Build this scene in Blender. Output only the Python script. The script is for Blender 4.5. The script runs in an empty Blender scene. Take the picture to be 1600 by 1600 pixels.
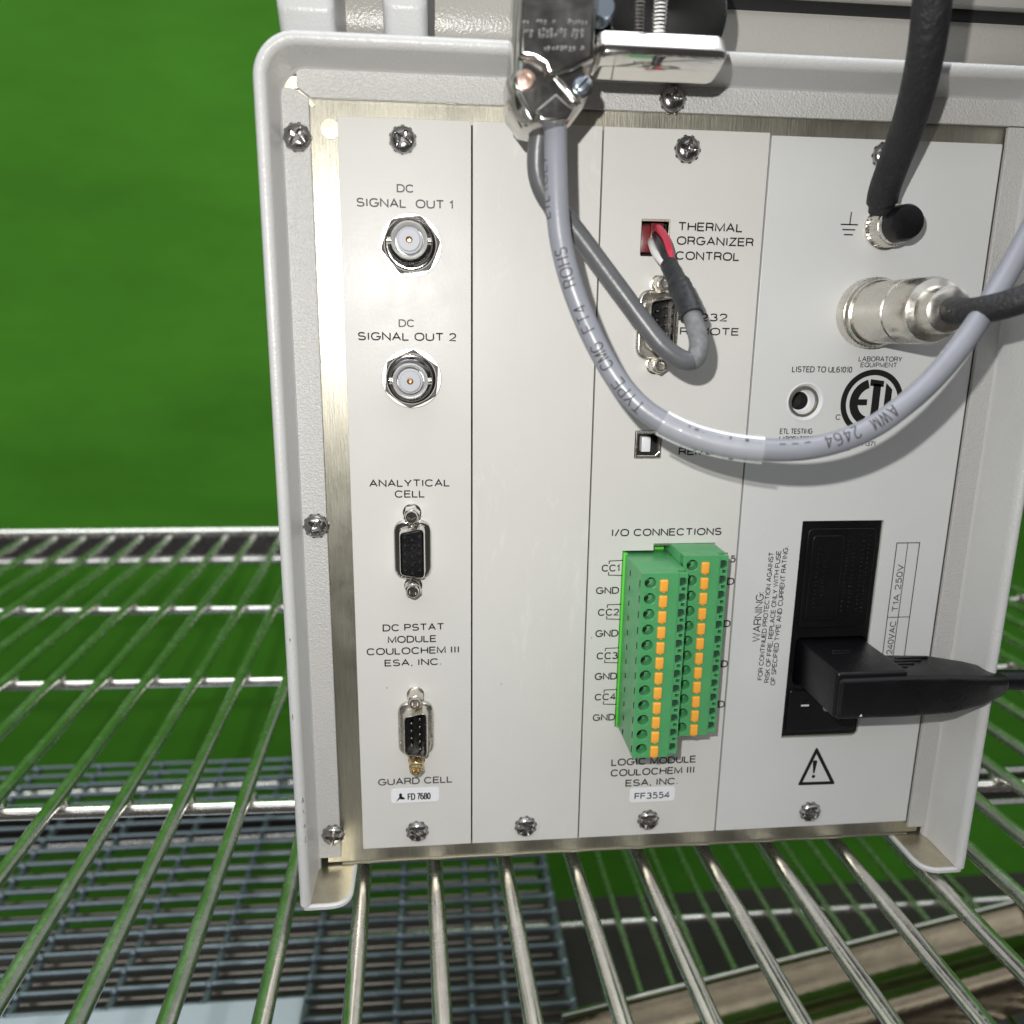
import bpy, bmesh, math, random
from mathutils import Vector, Matrix, Euler

random.seed(7)
scene = bpy.context.scene
COL = scene.collection
S = 0.01                      # everything below is written in millimetres; 1 Blender unit = 100 mm

# ------------------------------------------------------------------ camera
CAM_MM = Vector((-11.742, -249.051, 182.556))
CAM_EUL = Euler((1.3434286974, -0.0121348477, -0.0975528068), 'XYZ')
FOC = 1208.907                # focal length in pixels of the 1600 px picture
cam_d = bpy.data.cameras.new("camera")
cam_d.sensor_fit = 'HORIZONTAL'
cam_d.sensor_width = 36.0
cam_d.lens = 36.0 * FOC / 1600.0
cam_d.clip_start = 0.02
cam_d.clip_end = 500
cam_d.dof.use_dof = True
cam_d.dof.focus_distance = 2.52
cam_d.dof.aperture_fstop = 1.0
cam = bpy.data.objects.new("camera", cam_d)
cam.location = CAM_MM * S
cam.rotation_euler = CAM_EUL
COL.objects.link(cam)
scene.camera = cam
CAM_ROT = CAM_EUL.to_matrix()


def at(px, py, val=0.0, axis=1):
    """millimetre point seen at a pixel of the 1600 px picture, on the plane axis = val"""
    d = CAM_ROT @ Vector(((px - 800) / FOC, -(py - 800) / FOC, -1.0))
    t = (val - CAM_MM[axis]) / d[axis]
    return CAM_MM + d * t


# ------------------------------------------------------------------ world: a dim room
world = bpy.data.worlds.new("World")
scene.world = world
world.use_nodes = True
wn, wl = world.node_tree.nodes, world.node_tree.links
wn.clear()
w_out = wn.new('ShaderNodeOutputWorld')
w_bg = wn.new('ShaderNodeBackground')
w_tc = wn.new('ShaderNodeTexCoord')
w_sep = wn.new('ShaderNodeSeparateXYZ')
w_ramp = wn.new('ShaderNodeValToRGB')
w_mul = wn.new('ShaderNodeMath')           # darker behind the photographer, lighter overhead and towards the far wall
w_mul.operation = 'MULTIPLY_ADD'
w_mul.inputs[1].default_value = 0.16
w_map = wn.new('ShaderNodeMapRange')
w_map.inputs['From Min'].default_value = -1
w_map.inputs['From Max'].default_value = 1
wl.new(w_tc.outputs['Generated'], w_sep.inputs[0])
wl.new(w_sep.outputs['Y'], w_mul.inputs[0])
wl.new(w_sep.outputs['Z'], w_mul.inputs[2])
wl.new(w_mul.outputs[0], w_map.inputs['Value'])
wl.new(w_map.outputs[0], w_ramp.inputs[0])
cr = w_ramp.color_ramp
cr.elements[0].position = 0.0
cr.elements[0].color = (0.05, 0.045, 0.04, 1)
cr.elements[1].position = 1.0
cr.elements[1].color = (1.25, 1.30, 1.35, 1)
for p, c in ((0.40, (0.045, 0.042, 0.04, 1)), (0.58, (0.06, 0.06, 0.06, 1)), (0.66, (0.25, 0.25, 0.25, 1)), (0.72, (1.1, 1.12, 1.15, 1)), (0.84, (0.45, 0.47, 0.5, 1))):
    e = cr.elements.new(p)
    e.color = c
w_bg.inputs['Strength'].default_value = 1.05
wl.new(w_ramp.outputs[0], w_bg.inputs[0])
wl.new(w_bg.outputs[0], w_out.inputs[0])

# ------------------------------------------------------------------ lamps
fl = bpy.data.lights.new("phone_flash", 'POINT')
fl.energy = 258
fl.color = (1.0, 0.985, 0.95)
fl.shadow_soft_size = 0.022
flo = bpy.data.objects.new("phone_flash", fl)
flo.location = (CAM_MM + Vector((-20, 0, 28))) * S
COL.objects.link(flo)

ra = bpy.data.lights.new("ceiling_light", 'AREA')
ra.shape = 'RECTANGLE'
ra.size = 20
ra.size_y = 10
ra.energy = 1500
ra.color = (0.94, 0.97, 1.0)
rao = bpy.data.objects.new("ceiling_light", ra)
rao.location = (-3.0, 0.5, 14.0)
rao.rotation_euler = (math.radians(4), 0, 0)
COL.objects.link(rao)

scene.render.engine = 'CYCLES'
scene.view_settings.view_transform = 'Standard'
scene.view_settings.look = 'None'
scene.view_settings.exposure = 0.0
scene.view_settings.gamma = 1.0
scene.view_settings.use_curve_mapping = False
scene.cycles.max_bounces = 8


# ------------------------------------------------------------------ materials
def new_mat(name):
    m = bpy.data.materials.new(name)
    m.use_nodes = True
    nt = m.node_tree
    return m, nt, nt.nodes['Principled BSDF']


def link(nt, a, b):
    nt.links.new(a, b)


def noise_node(nt, scale, detail=4, rough=0.5, stretch=(1, 1, 1)):
    tc = nt.nodes.new('ShaderNodeTexCoord')
    mp = nt.nodes.new('ShaderNodeMapping')
    mp.inputs['Scale'].default_value = stretch
    n = nt.nodes.new('ShaderNodeTexNoise')
    n.inputs['Scale'].default_value = scale
    n.inputs['Detail'].default_value = detail
    n.inputs['Roughness'].default_value = rough
    link(nt, tc.outputs['Object'], mp.inputs[0])
    link(nt, mp.outputs[0], n.inputs['Vector'])
    return n


def ramp(nt, src, stops):
    r = nt.nodes.new('ShaderNodeValToRGB')
    els = r.color_ramp.elements
    els[0].position, els[0].color = stops[0][0], stops[0][1]
    els[1].position, els[1].color = stops[-1][0], stops[-1][1]
    for p, c in stops[1:-1]:
        e = els.new(p)
        e.color = c
    link(nt, src, r.inputs[0])
    return r


def g(v):
    return (v, v, v, 1)


def simple(name, col, rough=0.4, metal=0.0, bump=None, var=0.0, var_scale=3.0, rvar=0.0, rscale=8.0, spec=None, coat=0.0,
           stretch=(1, 1, 1)):
    """principled with mottled colour, mottled gloss and an optional bump (scale, strength, distance)"""
    m, nt, b = new_mat(name)
    c = (*col, 1)
    b.inputs['Base Color'].default_value = c
    b.inputs['Roughness'].default_value = rough
    b.inputs['Metallic'].default_value = metal
    if spec is not None:
        b.inputs['Specular IOR Level'].default_value = spec
    if coat:
        b.inputs['Coat Weight'].default_value = coat
        b.inputs['Coat Roughness'].default_value = 0.12
    if var:
        n = noise_node(nt, var_scale, 5, 0.6, stretch)
        lo = tuple(x * (1 - var) for x in col) + (1,)
        hi = tuple(min(1, x * (1 + var)) for x in col) + (1,)
        r = ramp(nt, n.outputs[0], [(0.3, lo), (0.7, hi)])
        link(nt, r.outputs[0], b.inputs['Base Color'])
    if rvar:
        n2 = noise_node(nt, rscale, 6, 0.65, stretch)
        r2 = ramp(nt, n2.outputs[0], [(0.32, g(max(0.02, rough - rvar))), (0.68, g(min(1, rough + rvar)))])
        link(nt, r2.outputs[0], b.inputs['Roughness'])
    if bump:
        n3 = noise_node(nt, bump[0], 3, 0.5, stretch)
        bp = nt.nodes.new('ShaderNodeBump')
        bp.inputs['Strength'].default_value = bump[1]
        bp.inputs['Distance'].default_value = bump[2]
        link(nt, n3.outputs[0], bp.inputs['Height'])
        link(nt, bp.outputs[0], b.inputs['Normal'])
    return m


M = {}
M['panel'] = simple('satin_panel_paint', (0.62, 0.61, 0.585), 0.34, spec=0.2, var=0.025, var_scale=1.6, rvar=0.08, rscale=3.5,
                    bump=(90, 0.08, 0.004))
M['panel_cool'] = simple('cool_panel_paint', (0.615, 0.62, 0.615), 0.34, spec=0.2, var=0.025, var_scale=1.6, rvar=0.08, rscale=3.5,
                         bump=(90, 0.08, 0.004))
M['textured'] = simple('textured_powder_coat', (0.50, 0.495, 0.48), 0.27, var=0.02, var_scale=2.0, bump=(150, 0.8, 0.006))
M['case'] = simple('case_powder_coat', (0.545, 0.545, 0.54), 0.33, var=0.03, var_scale=3.0, bump=(130, 0.4, 0.005))
M['case2'] = simple('upper_case_paint', (0.44, 0.425, 0.39), 0.27, var=0.02, var_scale=2.0, bump=(110, 0.25, 0.008))
M['black'] = simple('black_plastic', (0.005, 0.005, 0.006), 0.34, spec=0.35, bump=(120, 0.25, 0.006), rvar=0.1)
M['black_soft'] = simple('black_sleeve', (0.012, 0.012, 0.014), 0.55, bump=(70, 0.5, 0.01), var=0.3, var_scale=20)
M['void'] = simple('dark_cavity', (0.006, 0.006, 0.006), 0.7)
M['ink'] = simple('black_ink', (0.012, 0.012, 0.012), 0.6, spec=0.2)
M['ink_soft'] = simple('worn_grey_ink', (0.040, 0.038, 0.045), 0.55, var=0.5, var_scale=60)
M['white_ink'] = simple('white_ink', (0.75, 0.75, 0.75), 0.5)
M['sticker'] = simple('white_sticker', (0.80, 0.81, 0.84), 0.4)
M['chrome'] = simple('polished_chrome', (0.78, 0.76, 0.72), 0.09, 1.0, rvar=0.05, rscale=12, var=0.06, var_scale=9)
M['chrome_dark'] = simple('dark_screw_steel', (0.42, 0.41, 0.40), 0.20, 1.0, rvar=0.08, rscale=25, var=0.2, var_scale=40)
M['nickel'] = simple('nickel_plate', (0.68, 0.65, 0.59), 0.26, 1.0, rvar=0.08, rscale=20, bump=(60, 0.1, 0.004))
M['washer'] = simple('satin_washer', (0.42, 0.42, 0.41), 0.36, 1.0)
M['black_chrome'] = simple('dark_chrome', (0.24, 0.235, 0.23), 0.10, 1.0, rvar=0.04, rscale=20)
M['bright_ring'] = simple('bright_socket_ring', (0.9, 0.89, 0.86), 0.45, 0.85)
M['brass'] = simple('yellow_brass', (0.62, 0.50, 0.30), 0.24, 1.0, rvar=0.06, rscale=20)
M['pin'] = simple('dark_pin', (0.20, 0.18, 0.16), 0.25, 1.0)
M['gold_pin'] = simple('gold_pin', (0.30, 0.17, 0.09), 0.3, 1.0)
M['zinc'] = simple('zinc_hood_metal', (0.52, 0.505, 0.475), 0.17, 1.0, rvar=0.07, rscale=14, var=0.14, var_scale=9,
                   bump=(9, 0.12, 0.015))
M['blue_screw'] = simple('blue_zinc_screw', (0.50, 0.58, 0.68), 0.3, 1.0)
M['copper_screw'] = simple('pinkish_copper_screw', (0.62, 0.45, 0.38), 0.35, 1.0)
M['wire'] = simple('chrome_shelf_wire', (0.84, 0.82, 0.77), 0.25, 1.0, rvar=0.08, rscale=10, var=0.12, var_scale=14,
                   bump=(40, 0.15, 0.006))
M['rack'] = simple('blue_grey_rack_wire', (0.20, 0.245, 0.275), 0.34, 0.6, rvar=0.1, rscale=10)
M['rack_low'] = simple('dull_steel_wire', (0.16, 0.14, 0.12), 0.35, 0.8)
M['cable'] = simple('lavender_grey_cable', (0.215, 0.222, 0.252), 0.34, var=0.05, var_scale=10, bump=(60, 0.1, 0.004))
M['branch'] = simple('dark_grey_cable', (0.088, 0.090, 0.096), 0.36, var=0.15, var_scale=14, bump=(50, 0.15, 0.005))
M['dusty'] = simple('dusty_dark_cable', (0.15, 0.155, 0.16), 0.6, var=0.3, var_scale=40, bump=(80, 0.3, 0.006))
M['shrink'] = simple('black_heat_shrink', (0.020, 0.022, 0.025), 0.42, bump=(40, 0.4, 0.012), var=0.4, var_scale=12)
M['wire_red'] = simple('red_wire', (0.55, 0.03, 0.07), 0.35)
M['wire_black'] = simple('black_wire', (0.015, 0.015, 0.018), 0.35)
M['wire_white'] = simple('white_wire', (0.74, 0.73, 0.72), 0.35)
M['red_plug'] = simple('dark_red_plastic', (0.15, 0.008, 0.010), 0.3, rvar=0.08)
M['green'] = simple('green_terminal_plastic', (0.078, 0.320, 0.122), 0.32, var=0.06, var_scale=10, bump=(120, 0.2, 0.005))
M['slot_shade'] = simple('dark_slot_shade', (0.022, 0.060, 0.038), 0.5)  # shade inside the terminal slots, put into a dark green backing colour
M['orange'] = simple('orange_plastic', (0.84, 0.38, 0.055), 0.25, var=0.08, var_scale=14)
M['white_plastic'] = simple('white_plastic', (0.74, 0.75, 0.77), 0.35)
M['grey_plastic'] = simple('pale_dielectric', (0.37, 0.38, 0.41), 0.5)
M['white_board'] = simple('pale_blue_white_board', (0.62, 0.68, 0.76), 0.5, var=0.03, var_scale=2)
M['floor'] = simple('dark_brown_floor', (0.040, 0.033, 0.030), 0.55, var=0.25, var_scale=0.7)
M['wall'] = simple('green_wall_paint', (0.078, 0.285, 0.024), 0.8, var=0.22, var_scale=0.5, stretch=(0.5, 1, 1.3), spec=0.08,
                   bump=(3, 0.1, 0.05))

# translucent header plastic
m, nt, b = new_mat('translucent_green_header')
b.inputs['Base Color'].default_value = (0.12, 0.62, 0.07, 1)
b.inputs['Roughness'].default_value = 0.3
b.inputs['Subsurface Weight'].default_value = 0.25
b.inputs['Subsurface Radius'].default_value = (0.01, 0.03, 0.01)
M['header'] = m

# clear label sleeve: glossy, partly see-through film
m, nt, b = new_mat('clear_label_sleeve')
b.inputs['Base Color'].default_value = (0.86, 0.90, 0.93, 1)
b.inputs['Roughness'].default_value = 0.12
b.inputs['Coat Weight'].default_value = 0.6
tr = nt.nodes.new('ShaderNodeBsdfTransparent')
mx = nt.nodes.new('ShaderNodeMixShader')
mx.inputs[0].default_value = 0.13
link(nt, tr.outputs[0], mx.inputs[1])
link(nt, b.outputs[0], mx.inputs[2])
link(nt, mx.outputs[0], nt.nodes['Material Output'].inputs[0])
M['clear'] = m


# brushed sheet metal with vertical scratches
def brushed(name, col, rough, stretch, strength=0.35):
    m, nt, b = new_mat(name)
    b.inputs['Metallic'].default_value = 1.0
    n = noise_node(nt, 1.0, 5, 0.7, stretch)
    lo = tuple(x * 0.84 for x in col) + (1,)
    hi = tuple(min(1, x * 1.12) for x in col) + (1,)
    r = ramp(nt, n.outputs[0], [(0.25, lo), (0.75, hi)])
    link(nt, r.outputs[0], b.inputs['Base Color'])
    n2 = noise_node(nt, 5.0, 5, 0.6)
    r2 = ramp(nt, n2.outputs[0], [(0.3, g(rough - 0.07)), (0.7, g(rough + 0.10))])
    link(nt, r2.outputs[0], b.inputs['Roughness'])
    bp = nt.nodes.new('ShaderNodeBump')
    bp.inputs['Strength'].default_value = strength
    bp.inputs['Distance'].default_value = 0.004
    link(nt, n.outputs[0], bp.inputs['Height'])
    link(nt, bp.outputs[0], b.inputs['Normal'])
    return m


M['brushed'] = brushed('brushed_chassis_metal', (0.47, 0.45, 0.375), 0.40, (170, 170, 14), 0.3)
M['bare'] = brushed('bare_bent_metal', (0.70, 0.65, 0.52), 0.38, (20, 20, 20), 0.2)
M['steel'] = brushed('bright_tray_steel', (0.30, 0.25, 0.175), 0.12, (5, 9, 9), 0.9)


# ------------------------------------------------------------------ object helpers
WLOC = {}


def empty(name, loc, label, cat, group=None):
    o = bpy.data.objects.new(name, None)
    o.empty_display_size = 0.1
    COL.objects.link(o)
    o.location = Vector(loc) * S
    WLOC[o] = Vector(loc)
    o['label'] = label
    o['category'] = cat
    if group:
        o['group'] = group
    return o


class MB:
    """collects geometry in millimetres, builds ONE mesh object"""

    def __init__(self):
        self.v, self.f, self.m, self.s = [], [], [], []
        self.mats = []

    def mi(self, mat):
        if mat not in self.mats:
            self.mats.append(mat)
        return self.mats.index(mat)

    def add(self, verts, faces, mat, smooth=False):
        o = len(self.v)
        k = self.mi(mat)
        self.v += [Vector(p) for p in verts]
        for f in faces:
            self.f.append(tuple(i + o for i in f))
            self.m.append(k)
            self.s.append(smooth)
        return self

    def loft(self, loops, mat, cap0=True, cap1=True, smooth=True, closed=False):
        n = len(loops[0])
        vs = [p for L in loops for p in L]
        fs = []
        R = len(loops)
        for i in range(R if closed else R - 1):
            j = (i + 1) % R
            for k in range(n):
                k2 = (k + 1) % n
                fs.append((i * n + k, i * n + k2, j * n + k2, j * n + k))
        self.add(vs, fs, mat, smooth)
        if not closed:
            if cap0:
                self.add(loops[0], [tuple(reversed(range(n)))], mat, False)
            if cap1:
                self.add(loops[-1], [tuple(range(n))], mat, False)
        return self

    def box(self, x0, x1, y0, y1, z0, z1, mat, bev=0.0, seg=2, rot=None):
        bm = bmesh.new()
        bmesh.ops.create_cube(bm, size=1.0)
        c = Vector(((x0 + x1) / 2, (y0 + y1) / 2, (z0 + z1) / 2))
        d = (abs(x1 - x0), abs(y1 - y0), abs(z1 - z0))
        for v in bm.verts:
            v.co = Vector((v.co.x * d[0], v.co.y * d[1], v.co.z * d[2]))
        if bev:
            bmesh.ops.bevel(bm, geom=list(bm.edges), offset=bev, segments=seg, profile=0.5, affect='EDGES', clamp_overlap=True)
        if rot:
            bmesh.ops.rotate(bm, verts=bm.verts, cent=(0, 0, 0), matrix=rot)
        bm.verts.index_update()
        vs = [v.co + c for v in bm.verts]
        fs = [tuple(v.index for v in f.verts) for f in bm.faces]
        bm.free()
        return self.add(vs, fs, mat, bool(bev))

    def lathe(self, prof, c, mat, seg=48, smooth=True, axis='y', cap0=False, cap1=True):
        """prof: (radius, height toward the viewer); c: centre (x, y, z) of height 0"""
        loops = []
        for r, h in prof:
            L = []
            for k in range(seg):
                a = 2 * math.pi * k / seg
                if axis == 'y':
                    L.append((c[0] + r * math.cos(a), c[1] - h, c[2] + r * math.sin(a)))
                else:
                    L.append((c[0] + r * math.cos(a), c[1] + r * math.sin(a), c[2] + h))
            loops.append(L)
        return self.loft(loops, mat, cap0, cap1, smooth)

    def prism(self, poly, y0, y1, mat, r=0.0, cap0=True, seg=3):
        """poly in (x, z); from y0 (back) forward to y1, front edge rounded by r"""
        loops = [[(p[0], y0, p[1]) for p in poly]]
        if r:
            for i in range(seg + 1):
                a = math.pi / 2 * i / seg
                q = offset(poly, -r * (1 - math.cos(a)))
                loops.append([(p[0], y1 + r - r * math.sin(a), p[1]) for p in q])
        else:
            loops.append([(p[0], y1, p[1]) for p in poly])
        return self.loft(loops, mat, cap0, True, bool(r))

    def tube(self, pts, r, mat, seg=20, cap=True, ell=None):
        pts = [Vector(p) for p in pts]
        n = len(pts)
        rr = r if isinstance(r, (list, tuple)) else [r] * n
        loops = []
        up = None
        for i, p in enumerate(pts):
            t = (pts[min(i + 1, n - 1)] - pts[max(i - 1, 0)]).normalized()
            if up is None:
                up = Vector((0, 0, 1)) if abs(t.z) < 0.9 else Vector((0, -1, 0))
            up = (up - t * up.dot(t)).normalized()
            sd = t.cross(up)
            e = ell or (1, 1)
            loops.append([p + (sd * math.cos(2 * math.pi * k / seg) * e[0] + up * math.sin(2 * math.pi * k / seg) * e[1]) * rr[i]
                          for k in range(seg)])
        return self.loft(loops, mat, cap, cap, True)

    def mesh(self, name, origin):
        me = bpy.data.meshes.new(name)
        me.from_pydata([tuple((p - origin) * S) for p in self.v], [], self.f)
        for mt in self.mats:
            me.materials.append(mt)
        for i, p in enumerate(me.polygons):
            p.material_index = self.m[i]
            p.use_smooth = self.s[i]
        bm = bmesh.new()
        bm.from_mesh(me)
        bmesh.ops.remove_doubles(bm, verts=bm.verts, dist=1e-6)
        bmesh.ops.recalc_face_normals(bm, faces=bm.faces)
        bm.to_mesh(me)
        bm.free()
        flags = [p.use_smooth for p in me.polygons]
        me.set_sharp_from_angle(angle=math.radians(38))
        me.polygons.foreach_set('use_smooth', flags)
        me.update()
        return me

    def build(self, name, parent=None, origin=None, label=None):
        if origin is None:
            lo = Vector([min(p[i] for p in self.v) for i in range(3)])
            hi = Vector([max(p[i] for p in self.v) for i in range(3)])
            origin = (lo + hi) / 2
        origin = Vector(origin)
        o = bpy.data.objects.new(name, self.mesh(name, origin))
        COL.objects.link(o)
        return place(o, origin, parent, label)


def place(o, origin, parent=None, label=None):
    WLOC[o] = Vector(origin)
    if parent is not None:
        o.parent = parent
        o.location = (Vector(origin) - WLOC[parent]) * S
    else:
        o.location = Vector(origin) * S
    if label:
        o['label'] = label
    return o


def offset(poly, d):
    """offset a convex-ish (x, z) polygon outward by d (counter-clockwise)"""
    n = len(poly)
    area = sum(poly[i][0] * poly[(i + 1) % n][1] - poly[(i + 1) % n][0] * poly[i][1] for i in range(n))
    sg = 1 if area > 0 else -1
    out = []
    for i in range(n):
        a, b_, c = Vector(poly[i - 1]), Vector(poly[i]), Vector(poly[(i + 1) % n])
        e1, e2 = (b_ - a), (c - b_)
        if e1.length < 1e-9 or e2.length < 1e-9:
            out.append((b_.x, b_.y))
            continue
        n1 = Vector((e1.y, -e1.x)).normalized() * sg
        n2 = Vector((e2.y, -e2.x)).normalized() * sg
        k = (n1 + n2)
        k = k / max(0.35, k.length_squared) * 2 if k.length > 1e-6 else n1
        out.append((b_.x + k.x * d, b_.y + k.y * d))
    return out


def rpoly(pts, r, n=5):
    """polygon with rounded corners; r a number or one per corner"""
    out = []
    N = len(pts)
    for i in range(N):
        a, p, c = Vector(pts[i - 1]), Vector(pts[i]), Vector(pts[(i + 1) % N])
        rr = r[i] if isinstance(r, (list, tuple)) else r
        if rr <= 0:
            out.append((p.x, p.y))
            continue
        u, v = (a - p).normalized(), (c - p).normalized()
        half = math.acos(max(-1, min(1, u.dot(v)))) / 2
        t = min(rr / math.tan(half), (a - p).length * 0.49, (c - p).length * 0.49)
        p1, p2 = p + u * t, p + v * t
        for k in range(n + 1):
            s = k / n
            q = p1 * (1 - s) ** 2 + p * 2 * s * (1 - s) + p2 * s * s
            out.append((q.x, q.y))
    return out


def rect(x0, x1, z0, z1, r=0.0, n=5):
    p = [(x0, z0), (x1, z0), (x1, z1), (x0, z1)]
    return rpoly(p, r, n) if r else p


def circ(x, z, r, n=32, a0=0.0):
    return [(x + r * math.cos(a0 + 2 * math.pi * k / n), z + r * math.sin(a0 + 2 * math.pi * k / n)) for k in range(n)]


def curve_mesh(cu):
    o = bpy.data.objects.new('tmp', cu)
    COL.objects.link(o)
    dg = bpy.context.evaluated_depsgraph_get()
    me = bpy.data.meshes.new_from_object(o.evaluated_get(dg))
    bpy.data.objects.remove(o)
    bpy.data.curves.remove(cu)
    return me


def plate(loops, yf, th, bev=0.0):
    """flat plate in the (x, z) plane with holes (even-odd), front at y = yf; returns verts, faces"""
    cu = bpy.data.curves.new('tmpc', 'CURVE')
    cu.dimensions = '2D'
    cu.fill_mode = 'BOTH'
    for L in loops:
        sp = cu.splines.new('POLY')
        sp.points.add(len(L) - 1)
        for i, p in enumerate(L):
            sp.points[i].co = (p[0], p[1], 0, 1)
        sp.use_cyclic_u = True
    if th > 0:
        cu.extrude = th / 2 - bev
        cu.bevel_depth = bev
        cu.bevel_resolution = 1
        cu.offset = -bev
    me = curve_mesh(cu)
    vs = [(v.co.x, yf + th / 2 - v.co.z, v.co.y) for v in me.vertices]
    fs = [tuple(p.vertices) for p in me.polygons]
    bpy.data.meshes.remove(me)
    return vs, fs


def glyphs(s, thin=-0.012):
    """2D outline mesh of a text line at size 1: verts (x, y), faces, width range, cap height"""
    cu = bpy.data.curves.new('tmpt', 'FONT')
    cu.body = s
    cu.size = 1.0
    cu.offset = thin
    cu.fill_mode = 'FRONT'
    cu.resolution_u = 3
    me = curve_mesh(cu)
    vs = [(v.co.x, v.co.y) for v in me.vertices]
    fs = [tuple(p.vertices) for p in me.polygons]
    bpy.data.meshes.remove(me)
    return vs, fs



# ---- a plain stroke alphabet (cap height 1), drawn as even-width ribbons
def earc(cx, cy, rx, ry, a0, a1, n=22, e=2.35):
    out = []
    for k in range(n + 1):
        a = math.radians(a0 + (a1 - a0) * k / n)
        c_, s_ = math.cos(a), math.sin(a)
        out.append((cx + rx * math.copysign(abs(c_) ** (2 / e), c_), cy + ry * math.copysign(abs(s_) ** (2 / e), s_)))
    return out


FONT = {
    'A': (.78, [[(0, 0), (.39, 1), (.78, 0)], [(.13, .33), (.65, .33)]]),
    'B': (.66, [[(0, .52), (0, 1), (.36, 1)] + earc(.38, .76, .24, .24, 90, -90, 14) + [(0, .52), (0, 0), (.34, 0)] + earc(.38, .26, .28, .26, -90, 90, 14)]),
    'C': (.80, [earc(.41, .5, .41, .5, 38, 322)]),
    'D': (.76, [[(0, 0), (0, 1), (.28, 1)] + earc(.32, .5, .44, .5, 90, -90) + [(0, 0)]]),
    'E': (.62, [[(.62, 1), (0, 1), (0, 0), (.64, 0)], [(0, .52), (.57, .52)]]),
    'F': (.58, [[(.6, 1), (0, 1), (0, 0)], [(0, .52), (.54, .52)]]),
    'G': (.84, [earc(.42, .5, .42, .5, 40, 335) + [(.84, .46), (.47, .46)]]),
    'H': (.72, [[(0, 0), (0, 1)], [(.72, 0), (.72, 1)], [(0, .52), (.72, .52)]]),
    'I': (.14, [[(.07, 0), (.07, 1)]]),
    'K': (.68, [[(0, 0), (0, 1)], [(.66, 1), (.02, .4)], [(.24, .6), (.70, 0)]]),
    'L': (.54, [[(0, 1), (0, 0), (.55, 0)]]),
    'M': (.86, [[(0, 0), (0, 1), (.43, .06), (.86, 1), (.86, 0)]]),
    'N': (.72, [[(0, 0), (0, 1), (.72, 0), (.72, 1)]]),
    'O': (.86, [earc(.43, .5, .43, .5, 90, 450, 40)]),
    'P': (.64, [[(0, 0), (0, 1), (.36, 1)] + earc(.37, .735, .27, .265, 90, -90, 14) + [(0, .47)]]),
    'Q': (.86, [earc(.43, .5, .43, .5, 90, 450, 40), [(.52, .24), (.86, -.04)]]),
    'R': (.68, [[(0, 0), (0, 1), (.38, 1)] + earc(.39, .74, .27, .26, 90, -90, 14) + [(0, .48)], [(.40, .48), (.60, .38), (.66, 0)]]),
    'S': (.68, [earc(.34, .745, .30, .255, 25, 255, 18) + earc(.34, .25, .34, .25, 75, -158, 18)]),
    'T': (.70, [[(0, 1), (.70, 1)], [(.35, 1), (.35, 0)]]),
    'U': (.72, [[(0, 1), (0, .38)] + earc(.36, .36, .36, .36, 180, 360, 18) + [(.72, 1)]]),
    'V': (.72, [[(0, 1), (.36, 0), (.72, 1)]]),
    'W': (1.06, [[(0, 1), (.27, 0), (.53, 1), (.79, 0), (1.06, 1)]]),
    'X': (.70, [[(0, 0), (.7, 1)], [(0, 1), (.7, 0)]]),
    'Y': (.72, [[(0, 1), (.36, .42), (.72, 1)], [(.36, .42), (.36, 0)]]),
    'Z': (.66, [[(.02, 1), (.64, 1), (0, 0), (.67, 0)]]),
    '0': (.58, [earc(.29, .5, .29, .5, 90, 450, 36)]),
    '1': (.26, [[(0, .76), (.12, .82), (.24, 1), (.24, 0)]]),
    '2': (.60, [earc(.30, .70, .28, .30, 170, -40, 18) + [(.02, 0), (.61, 0)]]),
    '3': (.60, [earc(.29, .76, .26, .24, 155, -80, 16) + earc(.29, .26, .31, .26, 85, -155, 18)]),
    '4': (.62, [[(.45, 0), (.45, 1), (0, .28), (.64, .28)]]),
    '5': (.60, [[(.54, 1), (.12, 1), (.06, .50)] + earc(.29, .33, .30, .33, 130, -150, 20)]),
    '6': (.60, [earc(.34, .62, .34, .38, 60, 180, 12) + [(0, .34)] + earc(.30, .31, .30, .31, 180, 530, 26)]),
    '7': (.58, [[(0, 1), (.58, 1), (.34, .5), (.2, 0)]]),
    '8': (.60, [earc(.30, .76, .25, .24, -90, 270, 24), earc(.30, .26, .30, .26, 90, 450, 24)]),
    '9': (.60, [earc(.30, .69, .30, .31, 0, 350, 26) + [(.60, .6)] + earc(.26, .38, .34, .38, 0, -120, 12)]),
    ',': (.08, [[(.06, .07), (.06, -.02), (.0, -.16)]]), '.': (.08, [[(.04, 0), (.04, .11)]]),
    ':': (.06, [[(.03, 0), (.03, .12)], [(.03, .5), (.03, .62)]]), '/': (.40, [[(0, -.03), (.40, 1.03)]]), '-': (.36, [[(0, .42), (.36, .42)]]),
    '(': (.18, [earc(.42, .45, .42, .62, 130, 230, 10, 2)]), ')': (.18, [earc(-.24, .45, .42, .62, 50, -50, 10, 2)]),
}


def strokes(s, track=0.24):
    """polylines of a text line at cap height 1, starting at x = 0; and its length"""
    x, out = 0.0, []
    for ch in s:
        if ch == ' ':
            x += 0.42
            continue
        w, st = FONT[ch]
        out += [[(p[0] + x, p[1]) for p in L] for L in st]
        x += w + track
    return out, x - track


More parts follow.
